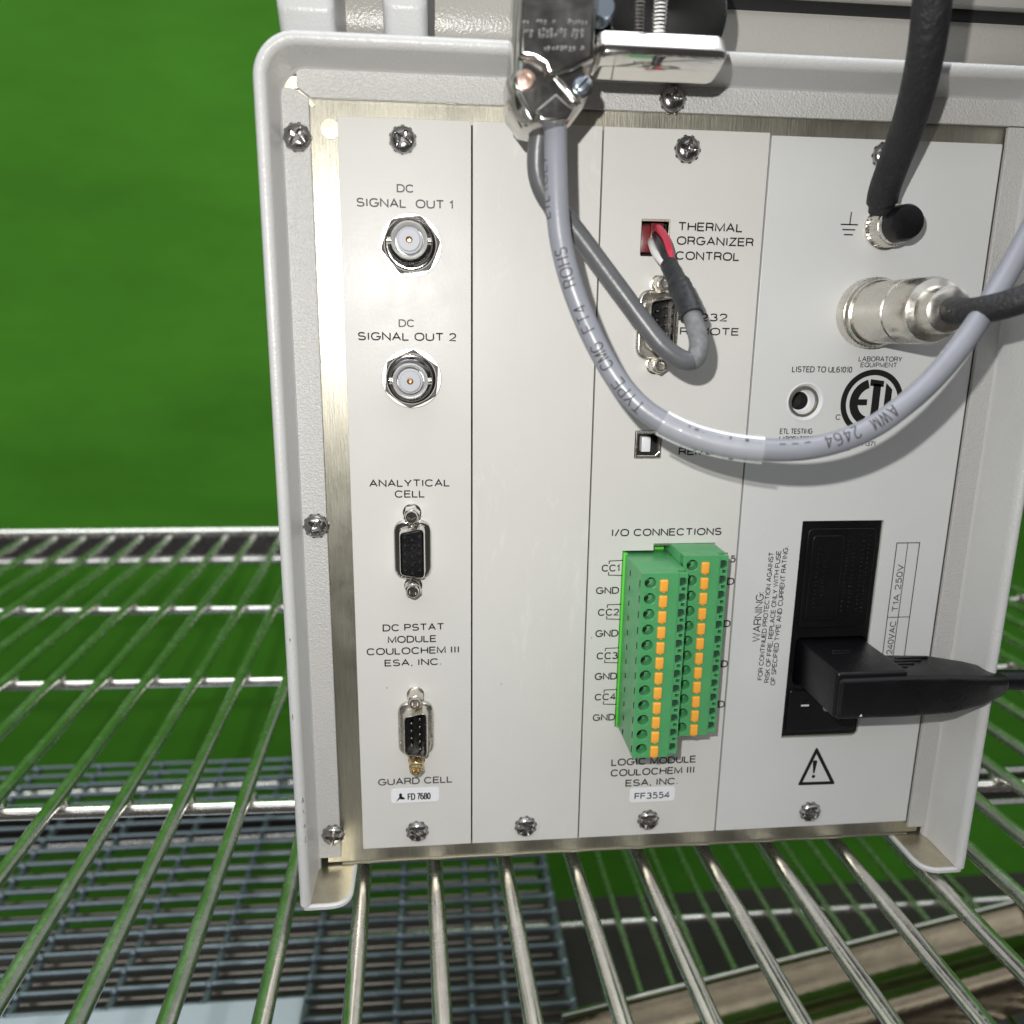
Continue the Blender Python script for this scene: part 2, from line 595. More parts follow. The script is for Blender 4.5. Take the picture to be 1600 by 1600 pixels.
def ribbon(pts, w):
    """even-width band along a 2D polyline; returns verts, faces"""
    P = [Vector(p) for p in pts]
    P = [P[0]] + [b for a, b in zip(P[:-1], P[1:]) if (b - a).length > 1e-6]
    closed = len(P) > 3 and (P[0] - P[-1]).length < 1e-5
    if closed:
        P = P[:-1]
    n = len(P)
    vs = []
    for i in range(n):
        a = P[i - 1] if (i > 0 or closed) else None
        c = P[(i + 1) % n] if (i < n - 1 or closed) else None
        n1 = None if a is None else Vector((-(P[i] - a).y, (P[i] - a).x)).normalized()
        n2 = None if c is None else Vector((-(c - P[i]).y, (c - P[i]).x)).normalized()
        if n1 is None or n2 is None:
            m = n1 or n2
        else:
            m = n1 + n2
            m = m * (2 / max(m.length_squared, 0.7))
        q = m * w / 2
        vs += [P[i] + q, P[i] - q]
    fs = [(2 * i, 2 * i + 1, 2 * ((i + 1) % n) + 1, 2 * ((i + 1) % n)) for i in range(n if closed else n - 1)]
    return [(v.x, v.y) for v in vs], fs


def text_at(par, s, pxl, pxr, base, cap, mat=None, wt=0.165, y=-0.09, mb=None, name='lettering'):
    """print a line on a panel: left/right pixel ends, baseline pixel at its middle, cap height in pixels"""
    mid = (pxl + pxr) / 2
    x0, x1 = at(pxl, base).x, at(pxr, base).x
    z0 = at(mid, base).z
    ch = at(mid, base - cap).z - z0
    st, ln = strokes(s)
    w = wt * ch
    kx, kz = (x1 - x0 - w) / ln, ch - w
    m_ = mb or MB()
    for L in st:
        vs, fs = ribbon([(x0 + w / 2 + p[0] * kx, z0 + w / 2 + p[1] * kz) for p in L], w)
        m_.add([(p[0], y, p[1]) for p in vs], fs, mat or M['ink'])
    if mb is None:
        m_.build(name, par)


def text_up(par, s, x, z0, z1, cap, mat=None, wt=0.16, y=-0.09):
    """print a line that reads upward: baseline at x, from z0 to z1, cap height in mm"""
    st, ln = strokes(s, 0.2)
    w = wt * cap
    kx, kz = (z1 - z0) / ln, cap - w
    m_ = MB()
    for L in st:
        vs, fs = ribbon([(p[0] * kx, p[1] * kz) for p in L], w)
        m_.add([(x - p[1], y, z0 + p[0]) for p in vs], fs, mat or M['ink'])
    m_.build('lettering', par)


def line(mb, pts, w, mat, y=-0.09):
    """flat printed line of width w along (x, z) points"""
    for (a, b_) in zip(pts[:-1], pts[1:]):
        a, b_ = Vector(a), Vector(b_)
        d = (b_ - a).normalized()
        n = Vector((-d.y, d.x)) * w / 2
        a, b_ = a - d * w / 2, b_ + d * w / 2
        q = [a + n, a - n, b_ - n, b_ + n]
        mb.add([(p.x, y, p.y) for p in q], [(0, 1, 2, 3)], mat)
        y -= 0.004


def smooth_path(pts, per=14):
    """Catmull-Rom through points"""
    P = [Vector(p) for p in pts]
    P = [P[0] * 2 - P[1]] + P + [P[-1] * 2 - P[-2]]
    out = []
    for i in range(1, len(P) - 2):
        for k in range(per):
            t = k / per
            a, b_, c, d = P[i - 1], P[i], P[i + 1], P[i + 2]
            out.append(0.5 * ((2 * b_) + (c - a) * t + (2 * a - 5 * b_ + 4 * c - d) * t * t + (3 * b_ - a - 3 * c + d) * t ** 3))
    out.append(P[-2])
    return out


# ================================================================== SETTING
mb = MB()
mb.add([(-2600, 620, -546), (2600, 620, -546), (2600, 620, 1500), (-2600, 620, 1500)], [(0, 1, 2, 3)], M['wall'])
wall = mb.build('wall', origin=(0, 620, -546))
wall['kind'] = 'structure'
mb = MB()
mb.add([(-2600, -1800, -546), (2600, -1800, -546), (2600, 620, -546), (-2600, 620, -546)], [(0, 1, 2, 3)], M['floor'])
floor = mb.build('floor', origin=(0, 0, -546))
floor['kind'] = 'structure'

# ================================================================== UPPER WIRE SHELF
ZS = -13.0
shelf = empty('wire_shelf', (60, 220, ZS), 'bright chrome wire shelf that the off-white panelled instrument stands on', 'shelf')
A2, AC = math.radians(1.9), math.radians(-2.2)
wx0, pitch = -8.8, 26.2
for k in range(-17, 19):
    xb = wx0 + k * pitch
    a, b_ = Vector((xb + 0.3, -150, ZS)), Vector((xb - math.sin(A2) * 640, 496, ZS))
    mb = MB()
    j1, j2 = Vector((random.uniform(-0.9, 0.9), 0, random.uniform(-0.5, 0.5))), Vector((random.uniform(-1.2, 1.2), 0, random.uniform(-0.6, 0.6)))
    mb.tube(smooth_path([a, a + (b_ - a) * 0.3 + j1, a + (b_ - a) * 0.65 + j2, b_], 5), 2.95, M['wire'], 14)
    mb.build('wire', shelf)
for y0 in (-98, 58, 183, 306):
    c0 = Vector((-560, y0 + 14, ZS - 5.6))
    c1 = Vector((560, y0 - 20, ZS - 5.6))
    mb = MB()
    mb.tube([c0, c1], 2.9, M['wire'], 14)
    for k in range(-17, 19):
        yy = y0 - (wx0 + k * pitch) * 0.0304
        xx = wx0 + k * pitch + 0.3 - math.sin(A2) * (yy + 150)
        mb.lathe([(0.3, -3.4), (3.1, -1.8), (3.7, 0.2), (3.3, 1.9), (0.3, 3.0)], (xx, yy, ZS - 3.2), M['wire'], 12, axis='z')
    mb.build('cross_wire', shelf)
mb = MB()
mb.tube([(-600, 508, ZS + 4), (600, 494, ZS + 4)], 4.6, M['wire'], 16)
mb.tube([(-600, 510, ZS - 26), (600, 496, ZS - 26)], 3.6, M['wire'], 16)
mb.box(-600, 600, 505, 507, ZS - 24, ZS + 1, M['chrome_dark'], rot=Matrix.Rotation(-0.0117, 3, 'Z'))
mb.build('back_rail', shelf)

# ================================================================== LOWER CHROME SHELF, RACK, TRAY, BOARD
ZL = -258.0
low = empty('wire_shelf', (150, 250, ZL), 'dim chrome wire shelf far below, close to the dark floor', 'shelf')
for k in range(-1, 14):
    x = 101 + 24 * k
    mb = MB()
    mb.tube([(x, 60, ZL), (x, 470, ZL)], 2.4, M['wire'], 10)
    mb.build('wire', low)
for y in (110, 257, 470):
    mb = MB()
    mb.tube([(-560, y, ZL - 5.2), (560, y - 4, ZL - 5.2)], 2.8, M['wire'], 12)
    mb.build('cross_wire', low)

mb = MB()
za, zb = at(300, 1256, 500).z, at(300, 1318, 500).z
mb.tube([(-700, 503, za - 3), (700, 497, za - 3)], 3.4, M['wire'], 12)
mb.tube([(-700, 503, zb + 3), (700, 497, zb + 3)], 3.0, M['wire'], 12)
mb.box(-700, 700, 504, 506, zb + 3, za - 3, M['floor'])
mb.build('back_rail', low)

rack = empty('cooling_rack', (-110, 300, -266), 'blue-grey fine-meshed wire rack lying below the chrome shelf, left of centre', 'rack')
ZR = -247.0
for y in [490 - 16.6 * k for k in range(24)]:
    mb = MB()
    mb.tube([(-520, y, ZR), (74, y - 6, ZR), (76.5, y - 6, ZR - 3)], 1.85, M['rack'], 10)
    mb.build('rack_wire', rack)
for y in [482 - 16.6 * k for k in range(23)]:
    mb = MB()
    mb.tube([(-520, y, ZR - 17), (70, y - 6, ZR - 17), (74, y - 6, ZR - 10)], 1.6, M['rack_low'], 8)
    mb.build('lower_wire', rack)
for i, x in enumerate((-470, -410, -350, -290, -228, -167, -100, -41, 9, 31, 75)):
    mb = MB()
    mb.tube([(x, 495, ZR - 4.2), (x, 90, ZR - 4.2)], 2.6 if x < 70 else 3.4, M['rack'], 10)
    for y in [490 - 16.6 * k for k in range(24)]:
        mb.lathe([(0.2, -1.5), (2.6, -0.8), (2.8, 0.6), (1.8, 2.2), (0.3, 2.9)], (x, y - 4, ZR), M['rack'], 10, axis='z')
    mb.build('support_wire', rack)

board = MB()
board.box(-330, -99, 40, 176, -246, -234.5, M['white_board'], 1.2)
board = board.build('board', origin=(-215, 108, -246))
board['label'] = 'pale white flat board lying on the fine wire rack at lower left'
board['category'] = 'board'

tray = empty('steel_tray', (200, 130, -246), 'shiny folded steel tray lying below the shelf at lower right', 'tray')
ang = math.radians(11.1)
ux, uy = Vector((math.cos(ang), math.sin(ang), 0)), Vector((-math.sin(ang), math.cos(ang), 0))
base = Vector((60, 126, 0))
prof = [(0, -215), (-3, -213.5), (-7, -216), (-11, -221), (-18, -224), (-26, -223), (-33, -219), (-37, -217), (-42, -218), (-46, -221),
        (-49, -226), (-50, -246), (-48, -246), (-47, -228), (-42, -221), (-37, -220), (-30, -223), (-22, -226), (-14, -226), (-6, -219),
        (-1, -217), (1, -246), (3, -246), (3, -217)]
loops = []
for s in (0, 6, 340, 346):
    loops.append([base + ux * s + uy * p[0] + Vector((0, 0, p[1])) for p in prof])
mb = MB()
mb.loft(loops, M['steel'])
mb.build('folded_sheet', tray)
mb = MB()
mb.tube([base + ux * 0 + uy * 1 + Vector((0, 0, -213)), base + ux * 346 + uy * 1 + Vector((0, 0, -213))], 1.6, M['chrome'], 10)
mb.build('rolled_edge', tray)

# ================================================================== INSTRUMENT
inst = empty('laboratory_instrument', (60, 0, -10.2),
             'off-white laboratory instrument with a row of four connector panels standing on the bright wire shelf', 'instrument')
XL, XR, ZT, ZB = -58.8, 180.0, 259.3, -6.2     # outer faces of the case
TH, RO = 3.7, 12.0
YR = -20.5                                     # front of the raised rim


def case_path():
    pts = [((XL, ZB), (1, 0))]
    pts.append(((XL, ZT - RO), (1, 0)))
    for k in range(1, 12):
        a = math.pi - math.pi / 2 * k / 12
        pts.append(((XL + RO + RO * math.cos(a), ZT - RO + RO * math.sin(a)), (-math.cos(a), -math.sin(a))))
    pts.append(((XL + RO, ZT), (0, -1)))
    pts.append(((XR - RO, ZT), (0, -1)))
    for k in range(1, 12):
        a = math.pi / 2 - math.pi / 2 * k / 12
        pts.append(((XR - RO + RO * math.cos(a), ZT - RO + RO * math.sin(a)), (-math.cos(a), -math.sin(a))))
    pts.append(((XR, ZT - RO), (-1, 0)))
    pts.append(((XR, ZB), (-1, 0)))
    return pts


sec = [(0, 240), (0, YR + 2.6)]
for k in range(1, 8):
    a = math.pi * k / 8
    sec.append((TH / 2 - TH / 2 * math.cos(a), YR + 2.6 - 2.6 * math.sin(a)))
sec += [(TH, YR + 2.6), (TH, -2.6), (TH + 0.25, -1.7), (TH + 0.7, -1.0), (TH + 0.7, 1.0), (1.5, 1.0), (1.5, 240)]
mb = MB()
loops = []
for (p, n) in case_path():
    loops.append([(p[0] + n[0] * d, y, p[1] + n[1] * d) for d, y in sec])
mb.loft(loops, M['case'])
case = mb.build('case_shell', inst)
# worn paint chips along the rim
for (px, py, w, h) in ((473, 1250, 0.5, 2.2), (474, 1268, 0.3, 1.2), (476, 1290, 0.5, 1.6), (477, 1312, 0.35, 2.6), (453, 1000, 0.3, 1.3), (457, 1120, 0.25, 2.2)):
    q = at(px, py, YR - 0.03)
    mb = MB()
    mb.add([(q.x - w / 2, q.y, q.z - h / 2), (q.x + w / 2, q.y, q.z - h / 3), (q.x + w / 3, q.y, q.z + h / 2), (q.x - w / 3, q.y, q.z + h / 4)],
           [(0, 1, 2, 3)], M['nickel'])
    mb.build('paint_chip', case)

# bottom tabs of the case, unpainted on top
for (xa, xb, rr) in ((XL + 1.0, -41.6, (1.5, 8.0, 0, 0)), (163.4, XR - 1.0, (8.0, 1.5, 0, 0))):
    outline = rpoly([(xa, YR + 0.6), (xb, YR + 0.6), (xb, 40), (xa, 40)], list(rr), 8)
    mb = MB()
    lo = [[(x, y, -8.4) for x, y in offset(outline, -0.5)], [(x, y, -7.9) for x, y in outline],
          [(x, y, -6.9) for x, y in outline], [(x, y, -6.4) for x, y in offset(outline, -0.6)]]
    mb.loft(lo, M['case'])
    mb.add([(x, y, -6.35) for x, y in offset(outline, -1.2)], [tuple(range(len(outline)))], M['bare'])
    mb.build('bottom_tab', inst)

# flanges inside the rim
FX0, FX1, FZ0 = XL + TH, -47.0, 247.7
c_in = at(459, 137, -1.3)
c_t = at(462, 110, -1.3)
mb = MB()
vs, fs = plate([[(FX0 - 0.5, -2.0), (FX1, -2.0), (FX1, FZ0 - 0.2), (c_in.x, c_in.z), (FX0 - 0.5, c_in.z)]], -1.3, 1.6, 0.25)
mb.add(vs, fs, M['textured'])
vs, fs = plate([[(FX1 + 0.5, FZ0 + 0.1), (176.3, FZ0 + 0.1), (176.3, 255.8), (c_t.x, 255.8), (c_t.x, c_in.z + 0.3)]], -1.35, 1.6, 0.25)
mb.add(vs, fs, M['textured'])
vs, fs = plate([[(168.9, -2.0), (176.3, -2.0), (176.3, FZ0 - 0.2), (168.9, FZ0 - 0.2)]], -1.3, 1.6, 0.25)
mb.add(vs, fs, M['textured'])
mb.build('flange', inst)
# bare folded corner with its slit, backed by a dark sheet
mb = MB()
pp = [at(*p, -1.0) for p in ((431, 138), (470, 138), (470, 117), (452, 118), (444, 124), (440, 131))]
mb.prism([(p.x, p.z) for p in pp], 0.4, -0.9, M['bare'], 0.25)
pp = [at(*p, -0.4) for p in ((430, 140), (470, 140), (470, 98), (430, 98))]
mb.add([(p.x, -0.3, p.z) for p in pp], [(0, 1, 2, 3)], M['void'])  # near-black sheet, its colour stands in for the shade in the slit
pp = [at(*p, -0.9) for p in ((456, 134), (462, 134), (492, 163), (487, 167))]
mb.add([(p.x, -0.2, p.z) for p in pp], [(0, 1, 2, 3)], M['bare'])
mb.build('folded_corner', inst)

# chassis plate behind the panels with a folded bottom lip
mb = MB()
vs, fs = plate([[(-52, -5.4), (174, -5.4), (174, 254), (-52, 254)], rect(52.0, 84, 46, 112), rect(115, 144, 38, 120), rect(53.5, 62, 142.5, 151),
                rect(53.0, 61.6, 206.6, 217), circ(111.2, 161.3, 4.2)] + [rect(x - 0.75, x + 0.75, 0.5, 242.5) for x in (0.0, 39.6, 92.05)], 0.9, 0.8, 0.1)
mb.add(vs, fs, M['brushed'])
mb.box(-47, 170, 0.2, 120, -6.3, -5.5, M['brushed'], 0.3)
mb.lathe([(2.9, 0.0), (2.8, 0.12), (0.1, 0.16)], (at(512, 200).x + 0.6, 0.88, at(512, 200).z), M['bare'], 32)
chassis = mb.build('chassis_plate', inst)
for (x, y) in ((-30, 60), (150, 60), (-30, 200), (150, 200)):
    mb = MB()
    mb.lathe([(9, 0), (9.5, 0.6), (9.5, 4.4)], (x, y, -10.3), M['black'], 24, axis='z')
    mb.build('rubber_foot', inst)
# dark interior box behind every opening
mb = MB()
mb.box(-50, 172, 24, 200, -5.0, 250, M['void'])
mb.build('inner_chassis', inst)

# ------------------------------------------------------------------ screws
def screw_mesh():
    mb = MB()
    R, H = 3.9, 2.1
    rings, seg = 26, 72
    vs = []
    for i in range(rings + 1):
        r = R * i / rings
        for k in range(seg):
            a = 2 * math.pi * k / seg
            x, z = r * math.cos(a), r * math.sin(a)
            h = 0.35 + H * max(0.0, 1 - (r / R) ** 3.0) ** 0.55
            best = 0
            for (u, v) in ((x, z), (z, x)):
                w = 0.80 - 0.12 * abs(u)
                f = min(1, max(0, (w - abs(v)) / 0.16)) * min(1, max(0, (2.6 - abs(u)) / 0.3))
                best = max(best, f * (1.9 - 0.35 * abs(u)))
            cone = max(0, 2.1 - 1.1 * r)
            h -= max(best, min(cone, 1.75) if r < 1.3 else 0)
            vs.append((x, -h, z))
    fs = []
    for i in range(rings):
        for k in range(seg):
            k2 = (k + 1) % seg
            fs.append((i * seg + k, i * seg + k2, (i + 1) * seg + k2, (i + 1) * seg + k))
    mb.add(vs, fs, M['chrome_dark'], True)
    # toothed lock washer
    star = []
    for k in range(10):
        a0 = 2 * math.pi * k / 10
        for (da, rr) in ((0.0, 3.6), (0.08, 4.15), (0.28, 4.15), (0.36, 3.6)):
            star.append((rr * math.cos(a0 + da), rr * math.sin(a0 + da)))
    mb.prism(star, 0.25, -0.65, M['chrome_dark'])
    return mb.mesh('screw', Vector((0, 0, 0)))


SCREW = screw_mesh()


def screw(px, py, y, parent, rot=None):
    o = bpy.data.objects.new('screw', SCREW)
    COL.objects.link(o)
    p = at(px, py, y - 1.6)
    place(o, (p.x, y, p.z), parent)
    o.rotation_euler = (0, rot if rot is not None else random.uniform(0, 1.5), 0)
    return o


for (px, py) in ((463, 213), (493, 823), (520, 1308), (1053, 153)):
    screw(px, py, -1.35, inst)

# ------------------------------------------------------------------ four module panels
P1 = (-39.2, -0.25)
P2 = (0.25, 39.35)
P3 = (39.85, 91.75)
P4 = (92.35, 168.4)
PT = 2.3


def panel(x0, x1, z1, holes, mat):
    mb = MB()
    vs, fs = plate([rect(x0, x1, 0, z1, 0.4, 2)] + holes, 0.0, PT, 0.16)
    mb.add(vs, fs, mat)
    return mb.build('module_panel', inst)


hx = lambda cx, cz, r, a0=0.0: circ(cx, cz, r, 6, a0)
p1 = panel(*P1, 243.5, [], M['panel'])
p1['label'] = 'narrow panel with two round sockets and two pin sockets'
p2 = panel(*P2, 243.5, [], M['panel'])
p2['label'] = 'blank narrow panel with a single lower screw'
TERM = [(51.4, 44.6), (68.0, 44.6), (68.0, 47.2), (83.8, 47.2), (83.8, 113.0), (62.2, 113.0), (62.2, 110.6), (51.4, 110.6)]
a, b_ = at(1003, 342), at(1045, 401)
THER = rect(a.x, b_.x, b_.z, a.z, 0.5, 3)
a, b_ = at(993, 673), at(1033, 717)
USB = rect(a.x, b_.x, b_.z, a.z, 0.4, 3)
p3 = panel(*P3, 243.5, [TERM, THER, USB], M['panel'])
p3['label'] = 'panel with the green terminal plugs and the red plug'
INLET = rpoly([(114.6, 37.3), (144.3, 37.3), (144.3, 120.3), (114.6, 120.3)], [0.3, 2.2, 0.8, 0.3], 4)
HOLE = at(1258, 628)
p4 = panel(*P4, 242.8, [INLET, circ(HOLE.x, HOLE.z, 6.0, 48)], M['panel_cool'])
p4['label'] = 'widest panel with the black power inlet and certification mark'
for (px, py, par) in ((629, 217, p1), (652, 1302, p1), (822, 1294, p2), (1076, 232, p3), (1014, 1284, p3), (1268, 1271, p4), (1385, 242, p4)):
    screw(px, py, 0.0, par)

# scuffs on the blank panel: dull streaks in the gloss
def specks(m):
    nt = m.node_tree
    bs = nt.nodes['Principled BSDF']
    src = bs.inputs['Base Color'].links[0].from_socket
    tc = nt.nodes.new('ShaderNodeTexCoord')
    vo = nt.nodes.new('ShaderNodeTexVoronoi')
    vo.inputs['Scale'].default_value = 9.0
    link(nt, tc.outputs['Object'], vo.inputs['Vector'])
    wn_ = nt.nodes.new('ShaderNodeTexNoise')
    wn_.inputs['Scale'].default_value = 2.3
    link(nt, tc.outputs['Object'], wn_.inputs['Vector'])
    r1 = ramp(nt, vo.outputs['Distance'], [(0.022, g(1)), (0.034, g(0))])
    r2 = ramp(nt, wn_.outputs[0], [(0.52, g(0)), (0.60, g(0.75))])
    mu = nt.nodes.new('ShaderNodeMath')
    mu.operation = 'MULTIPLY'
    link(nt, r1.outputs[0], mu.inputs[0])
    link(nt, r2.outputs[0], mu.inputs[1])
    mxc = nt.nodes.new('ShaderNodeMix')
    mxc.data_type = 'RGBA'
    link(nt, mu.outputs[0], mxc.inputs[0])
    link(nt, src, mxc.inputs[6])
    mxc.inputs[7].default_value = (0.20, 0.17, 0.13, 1)
    link(nt, mxc.outputs[2], bs.inputs['Base Color'])


for k in ('panel', 'panel_cool'):
    specks(M[k])
m = M['panel'].copy()
m.name = 'scuffed_panel_paint'
nt = m.node_tree
bs = nt.nodes['Principled BSDF']
n = noise_node(nt, 3.0, 8, 0.75, (5, 1, 0.8))
rr = ramp(nt, n.outputs[0], [(0.45, g(0.38)), (0.62, g(0.28)), (0.75, g(0.44))])
link(nt, rr.outputs[0], bs.inputs['Roughness'])
src = bs.inputs['Base Color'].links[0].from_socket
n = noise_node(nt, 2.2, 9, 0.8, (3.4, 1, 1.1))
n.inputs['Distortion'].default_value = 1.6
rr = ramp(nt, n.outputs[0], [(0.56, g(0)), (0.66, g(0.5)), (0.70, g(0.1)), (0.78, g(0.6))])
mxc = nt.nodes.new('ShaderNodeMix')
mxc.data_type = 'RGBA'
link(nt, rr.outputs[0], mxc.inputs[0])
link(nt, src, mxc.inputs[6])
mxc.inputs[7].default_value = (0.74, 0.735, 0.715, 1)
link(nt, mxc.outputs[2], bs.inputs['Base Color'])
p2.data.materials[0] = m

# ------------------------------------------------------------------ lettering
for t in (("DC", 620, 647, 301, 13, 'ink_soft'), ("SIGNAL  OUT 1", 557, 708, 325, 14, 'ink_soft'), ("DC", 623, 648, 511, 12, 'ink_soft'),
          ("SIGNAL OUT 2", 559, 713, 532.5, 13, 'ink'), ("ANALYTICAL", 577, 703, 760.5, 11.5, 'ink'), ("CELL", 617, 664, 777.5, 11.5, 'ink'),
          ("DC PSTAT", 598, 694, 985.5, 11, 'ink'), ("MODULE", 606, 682, 1004, 11, 'ink'), ("COULOCHEM III", 573, 718, 1022, 11, 'ink'),
          ("ESA, INC.", 601, 690, 1040, 10.5, 'ink'), ("GUARD CELL", 591, 707, 1225, 10.5, 'ink_soft')):
    text_at(p1, t[0], t[1], t[2], t[3], t[4], M[t[5]])
for t in (("THERMAL", 1059, 1160, 362, 14), ("ORGANIZER", 1057, 1177, 384, 13.5), ("CONTROL", 1055, 1155, 407, 13.5), ("RS232", 1060, 1136, 502, 12.5),
          ("REMOTE", 1062, 1154, 524, 12), ("USB", 1062, 1094, 692, 12), ("REMOTE", 1060, 1142, 711, 12), ("I/O CONNECTIONS", 955, 1127, 837, 11.5),
          ("CC1", 940, 968, 893, 11), ("GND", 931, 967, 928, 11), ("CC2", 934, 967, 962, 11), ("GND", 930, 966, 995, 11),
          ("CC3", 932, 965, 1030, 11), ("GND", 929, 964, 1062, 11), ("CC4", 929, 962, 1094, 10.5), ("GND", 926, 961, 1126, 10.5),
          ("CC5", 1116, 1149, 879, 11), ("GND", 1110, 1147, 914, 11), ("GND", 1106, 1141, 980, 11), ("GND", 1102, 1137, 1043, 11), ("GND", 1098, 1132, 1106, 11)):
    text_at(p3, *t, M['ink'])
for t in (("LOGIC MODULE", 955, 1087, 1194, 11), ("COULOCHEM III", 954, 1085, 1210.5, 11), ("ESA, INC.", 977, 1059, 1227, 10.5)):
    text_at(p3, *t, M['ink'])


def pxline(mb, pts, w, mat):
    line(mb, [(at(*p).x, at(*p).z) for p in pts], w, mat)


for (yt, x0, x1) in ((876.5, 952, 973), (945, 949, 970), (1013, 946, 969), (1078, 944, 966)):
    for pts in ([(x1, yt - 1), (x0, yt), (x0 - 0.3, yt + 4)], [(x0 - 1, yt + 18), (x0 - 1.3, yt + 22), (x1 - 1, yt + 22.5)]):
        mb = MB()
        pxline(mb, pts, 0.3, M['ink'])
        mb.build('bracket_mark', p3)
mb = MB()
pxline(mb, [(1127, 864), (1136, 864), (1136, 869)], 0.3, M['ink'])
mb.build('bracket_mark', p3)

for t in (("LISTED TO UL61010", 1237, 1331, 582, 9.5), ("LABORATORY", 1341, 1409, 565, 8), ("EQUIPMENT", 1344, 1401, 574, 7.5), ("ETL TESTING", 1218, 1269, 678, 8.5),
          ("LABORATORIES", 1217, 1276, 690, 8.5), ("71371", 1345, 1367, 697, 7.5), ("48", 1316, 1327, 704, 7), ("C", 1305, 1313, 656, 8.5), ("US", 1370, 1386, 673, 8.5)):
    text_at(p4, *t, M['ink'], 0.15)
zz = lambda px, py: at(px, py).z
text_up(p4, "WARNING:", at(1190, 960).x, zz(1180, 1002), zz(1190, 925), 2.9, M['ink'], 0.12)
for s, xb, (q0, q1) in (("FOR CONTINUED PROTECTION AGAINST", at(1196, 1000).x, ((1189, 1062), (1205, 863))),
                        ("RISK OF FIRE, REPLACE ONLY WITH FUSE", at(1207, 1000).x, ((1199, 1066), (1218, 861))),
                        ("OF SPECIFIED TYPE AND CURRENT RATING.", at(1217, 1000).x, ((1209, 1070), (1230, 854)))):
    text_up(p4, s, xb, zz(*q0), zz(*q1), 1.8, M['ink'], 0.15)
# ground symbol
mb = MB()
gx, gz = at(1327, 351).x, at(1327, 351).z
for (hw, dz) in ((2.7, 0.0), (1.95, -1.55), (1.3, -3.05)):
    line(mb, [(gx - hw, gz + dz), (gx + hw, gz + dz)], 0.38, M['ink'])
line(mb, [(gx + 0.1, gz), (gx + 0.25, gz + 3.6)], 0.36, M['ink'], -0.1)
mb.build('ground_symbol', p4)
# warning triangle
A_, B_, C_ = at(1276, 1166), at(1246, 1227), at(1305, 1225)
tri = [(A_.x, A_.z), (B_.x, B_.z), (C_.x, C_.z)]
mb = MB()
vs, fs = plate([rpoly(tri, 0.6, 3), offset(tri, -1.3)], -0.09, 0)
mb.add(vs, fs, M['ink'])
tx, tz = (A_.x), (A_.z + B_.z) / 2 - 1.2
q = rpoly([(tx - 0.95, tz + 3.4), (tx + 0.95, tz + 3.4), (tx + 0.3, tz - 2.0), (tx - 0.3, tz - 2.0)], 0.5, 3)
mb.add([(x, -0.1, z) for x, z in q], [tuple(range(len(q)))], M['ink'])
mb.add([(x, -0.1, z) for x, z in circ(tx, tz - 3.3, 0.7, 16)], [tuple(range(16))], M['ink'])
mb.build('warning_symbol', p4)
# round certification mark
mb = MB()
ex, ez = 134.6, 161.2
vs, fs = plate([circ(ex, ez, 11.0, 64), circ(ex, ez, 9.1, 64)], -0.09, 0)
mb.add(vs, fs, M['ink'])
arc = [(ex + 7.9 * math.cos(math.radians(d)), ez + 7.9 * math.sin(math.radians(d))) for d in range(106, 256, 6)]
arc2 = [(ex + 5.0 * math.cos(math.radians(d)), ez + 5.0 * math.sin(math.radians(d))) for d in range(106, 256, 6)]
for k in range(len(arc) - 1):
    mb.add([(p[0], -0.09, p[1]) for p in (arc[k], arc[k + 1], arc2[k + 1], arc2[k])], [(0, 1, 2, 3)], M['ink'])
for poly in ([(-5.4, -0.9), (-1.7, -0.9), (-1.7, 1.1), (-5.4, 1.1)], [(-1.3, 7.8), (3.5, 7.2), (3.5, 5.2), (-1.3, 5.6)], [(-0.1, 6.4), (2.6, 6.2), (2.6, -7.4), (-0.1, -7.8)],
             [(4.3, 6.6), (6.7, 4.4), (6.7, -2.6), (4.3, -2.6)], [(4.3, -2.5), (7.6, -2.5), (6.7, -4.6), (4.3, -6.7)]):
    mb.add([(ex + x, -0.1, ez + z) for x, z in poly], [tuple(range(len(poly)))], M['ink'])
mb.build('certification_mark', p4)
# fuse rating table
mb = MB()
line(mb, [(150.0, 62), (150.0, 112), (158.5, 112), (158.5, 62), (150.0, 62)], 0.3, M['ink'])
line(mb, [(154.1, 62), (154.1, 112)], 0.26, M['ink'], -0.1)
line(mb, [(150.2, 84.2), (158.3, 84.2)], 0.26, M['ink'], -0.11)
mb.build('table_lines', p4)
text_up(p4, "-240VAC", 153.5, 68.6, 82.6, 2.3, M['ink'], 0.13)
text_up(p4, "T1A 250V", 153.5, 86.4, 104.0, 2.3, M['ink'], 0.13)


def sticker(px0, px1, py0, py1, par, txt, tx0, tx1, base, cap, mark=False):
    a, b_ = at(px0, (py0 + py1) / 2), at(px1, (py0 + py1) / 2)
    zt, zb = at((px0 + px1) / 2, py0).z, at((px0 + px1) / 2, py1).z
    mb = MB()
    mb.prism(rect(a.x, b_.x, zb, zt, 1.2, 4), -0.02, -0.16, M['sticker'])
    text_at(None, txt, tx0, tx1, base, cap, M['ink'], 0.16, y=-0.2, mb=mb)
    if mark:
        for poly in ([(-1.3, -1.0), (-0.5, -0.1), (-0.5, 1.2), (0.0, 1.6), (0.5, 1.2), (0.5, 0.2), (1.5, -0.5), (1.5, -0.9), (0.2, -1.0), (-0.2, -0.7), (-1.5, -1.8), (-1.6, -1.6), (-0.9, -1.0)],):
            c = at(626, 1245)
            mb.add([(c.x + x, -0.2, c.z + z) for x, z in poly], [tuple(range(len(poly)))], M['ink'])
    mb.build('sticker', par)


sticker(611, 686, 1231, 1253, p1, "FD 7680", 637, 673, 1249, 10.5, True)
sticker(984, 1054, 1230, 1252, p3, "FF3554", 991, 1046, 1247.5, 10)


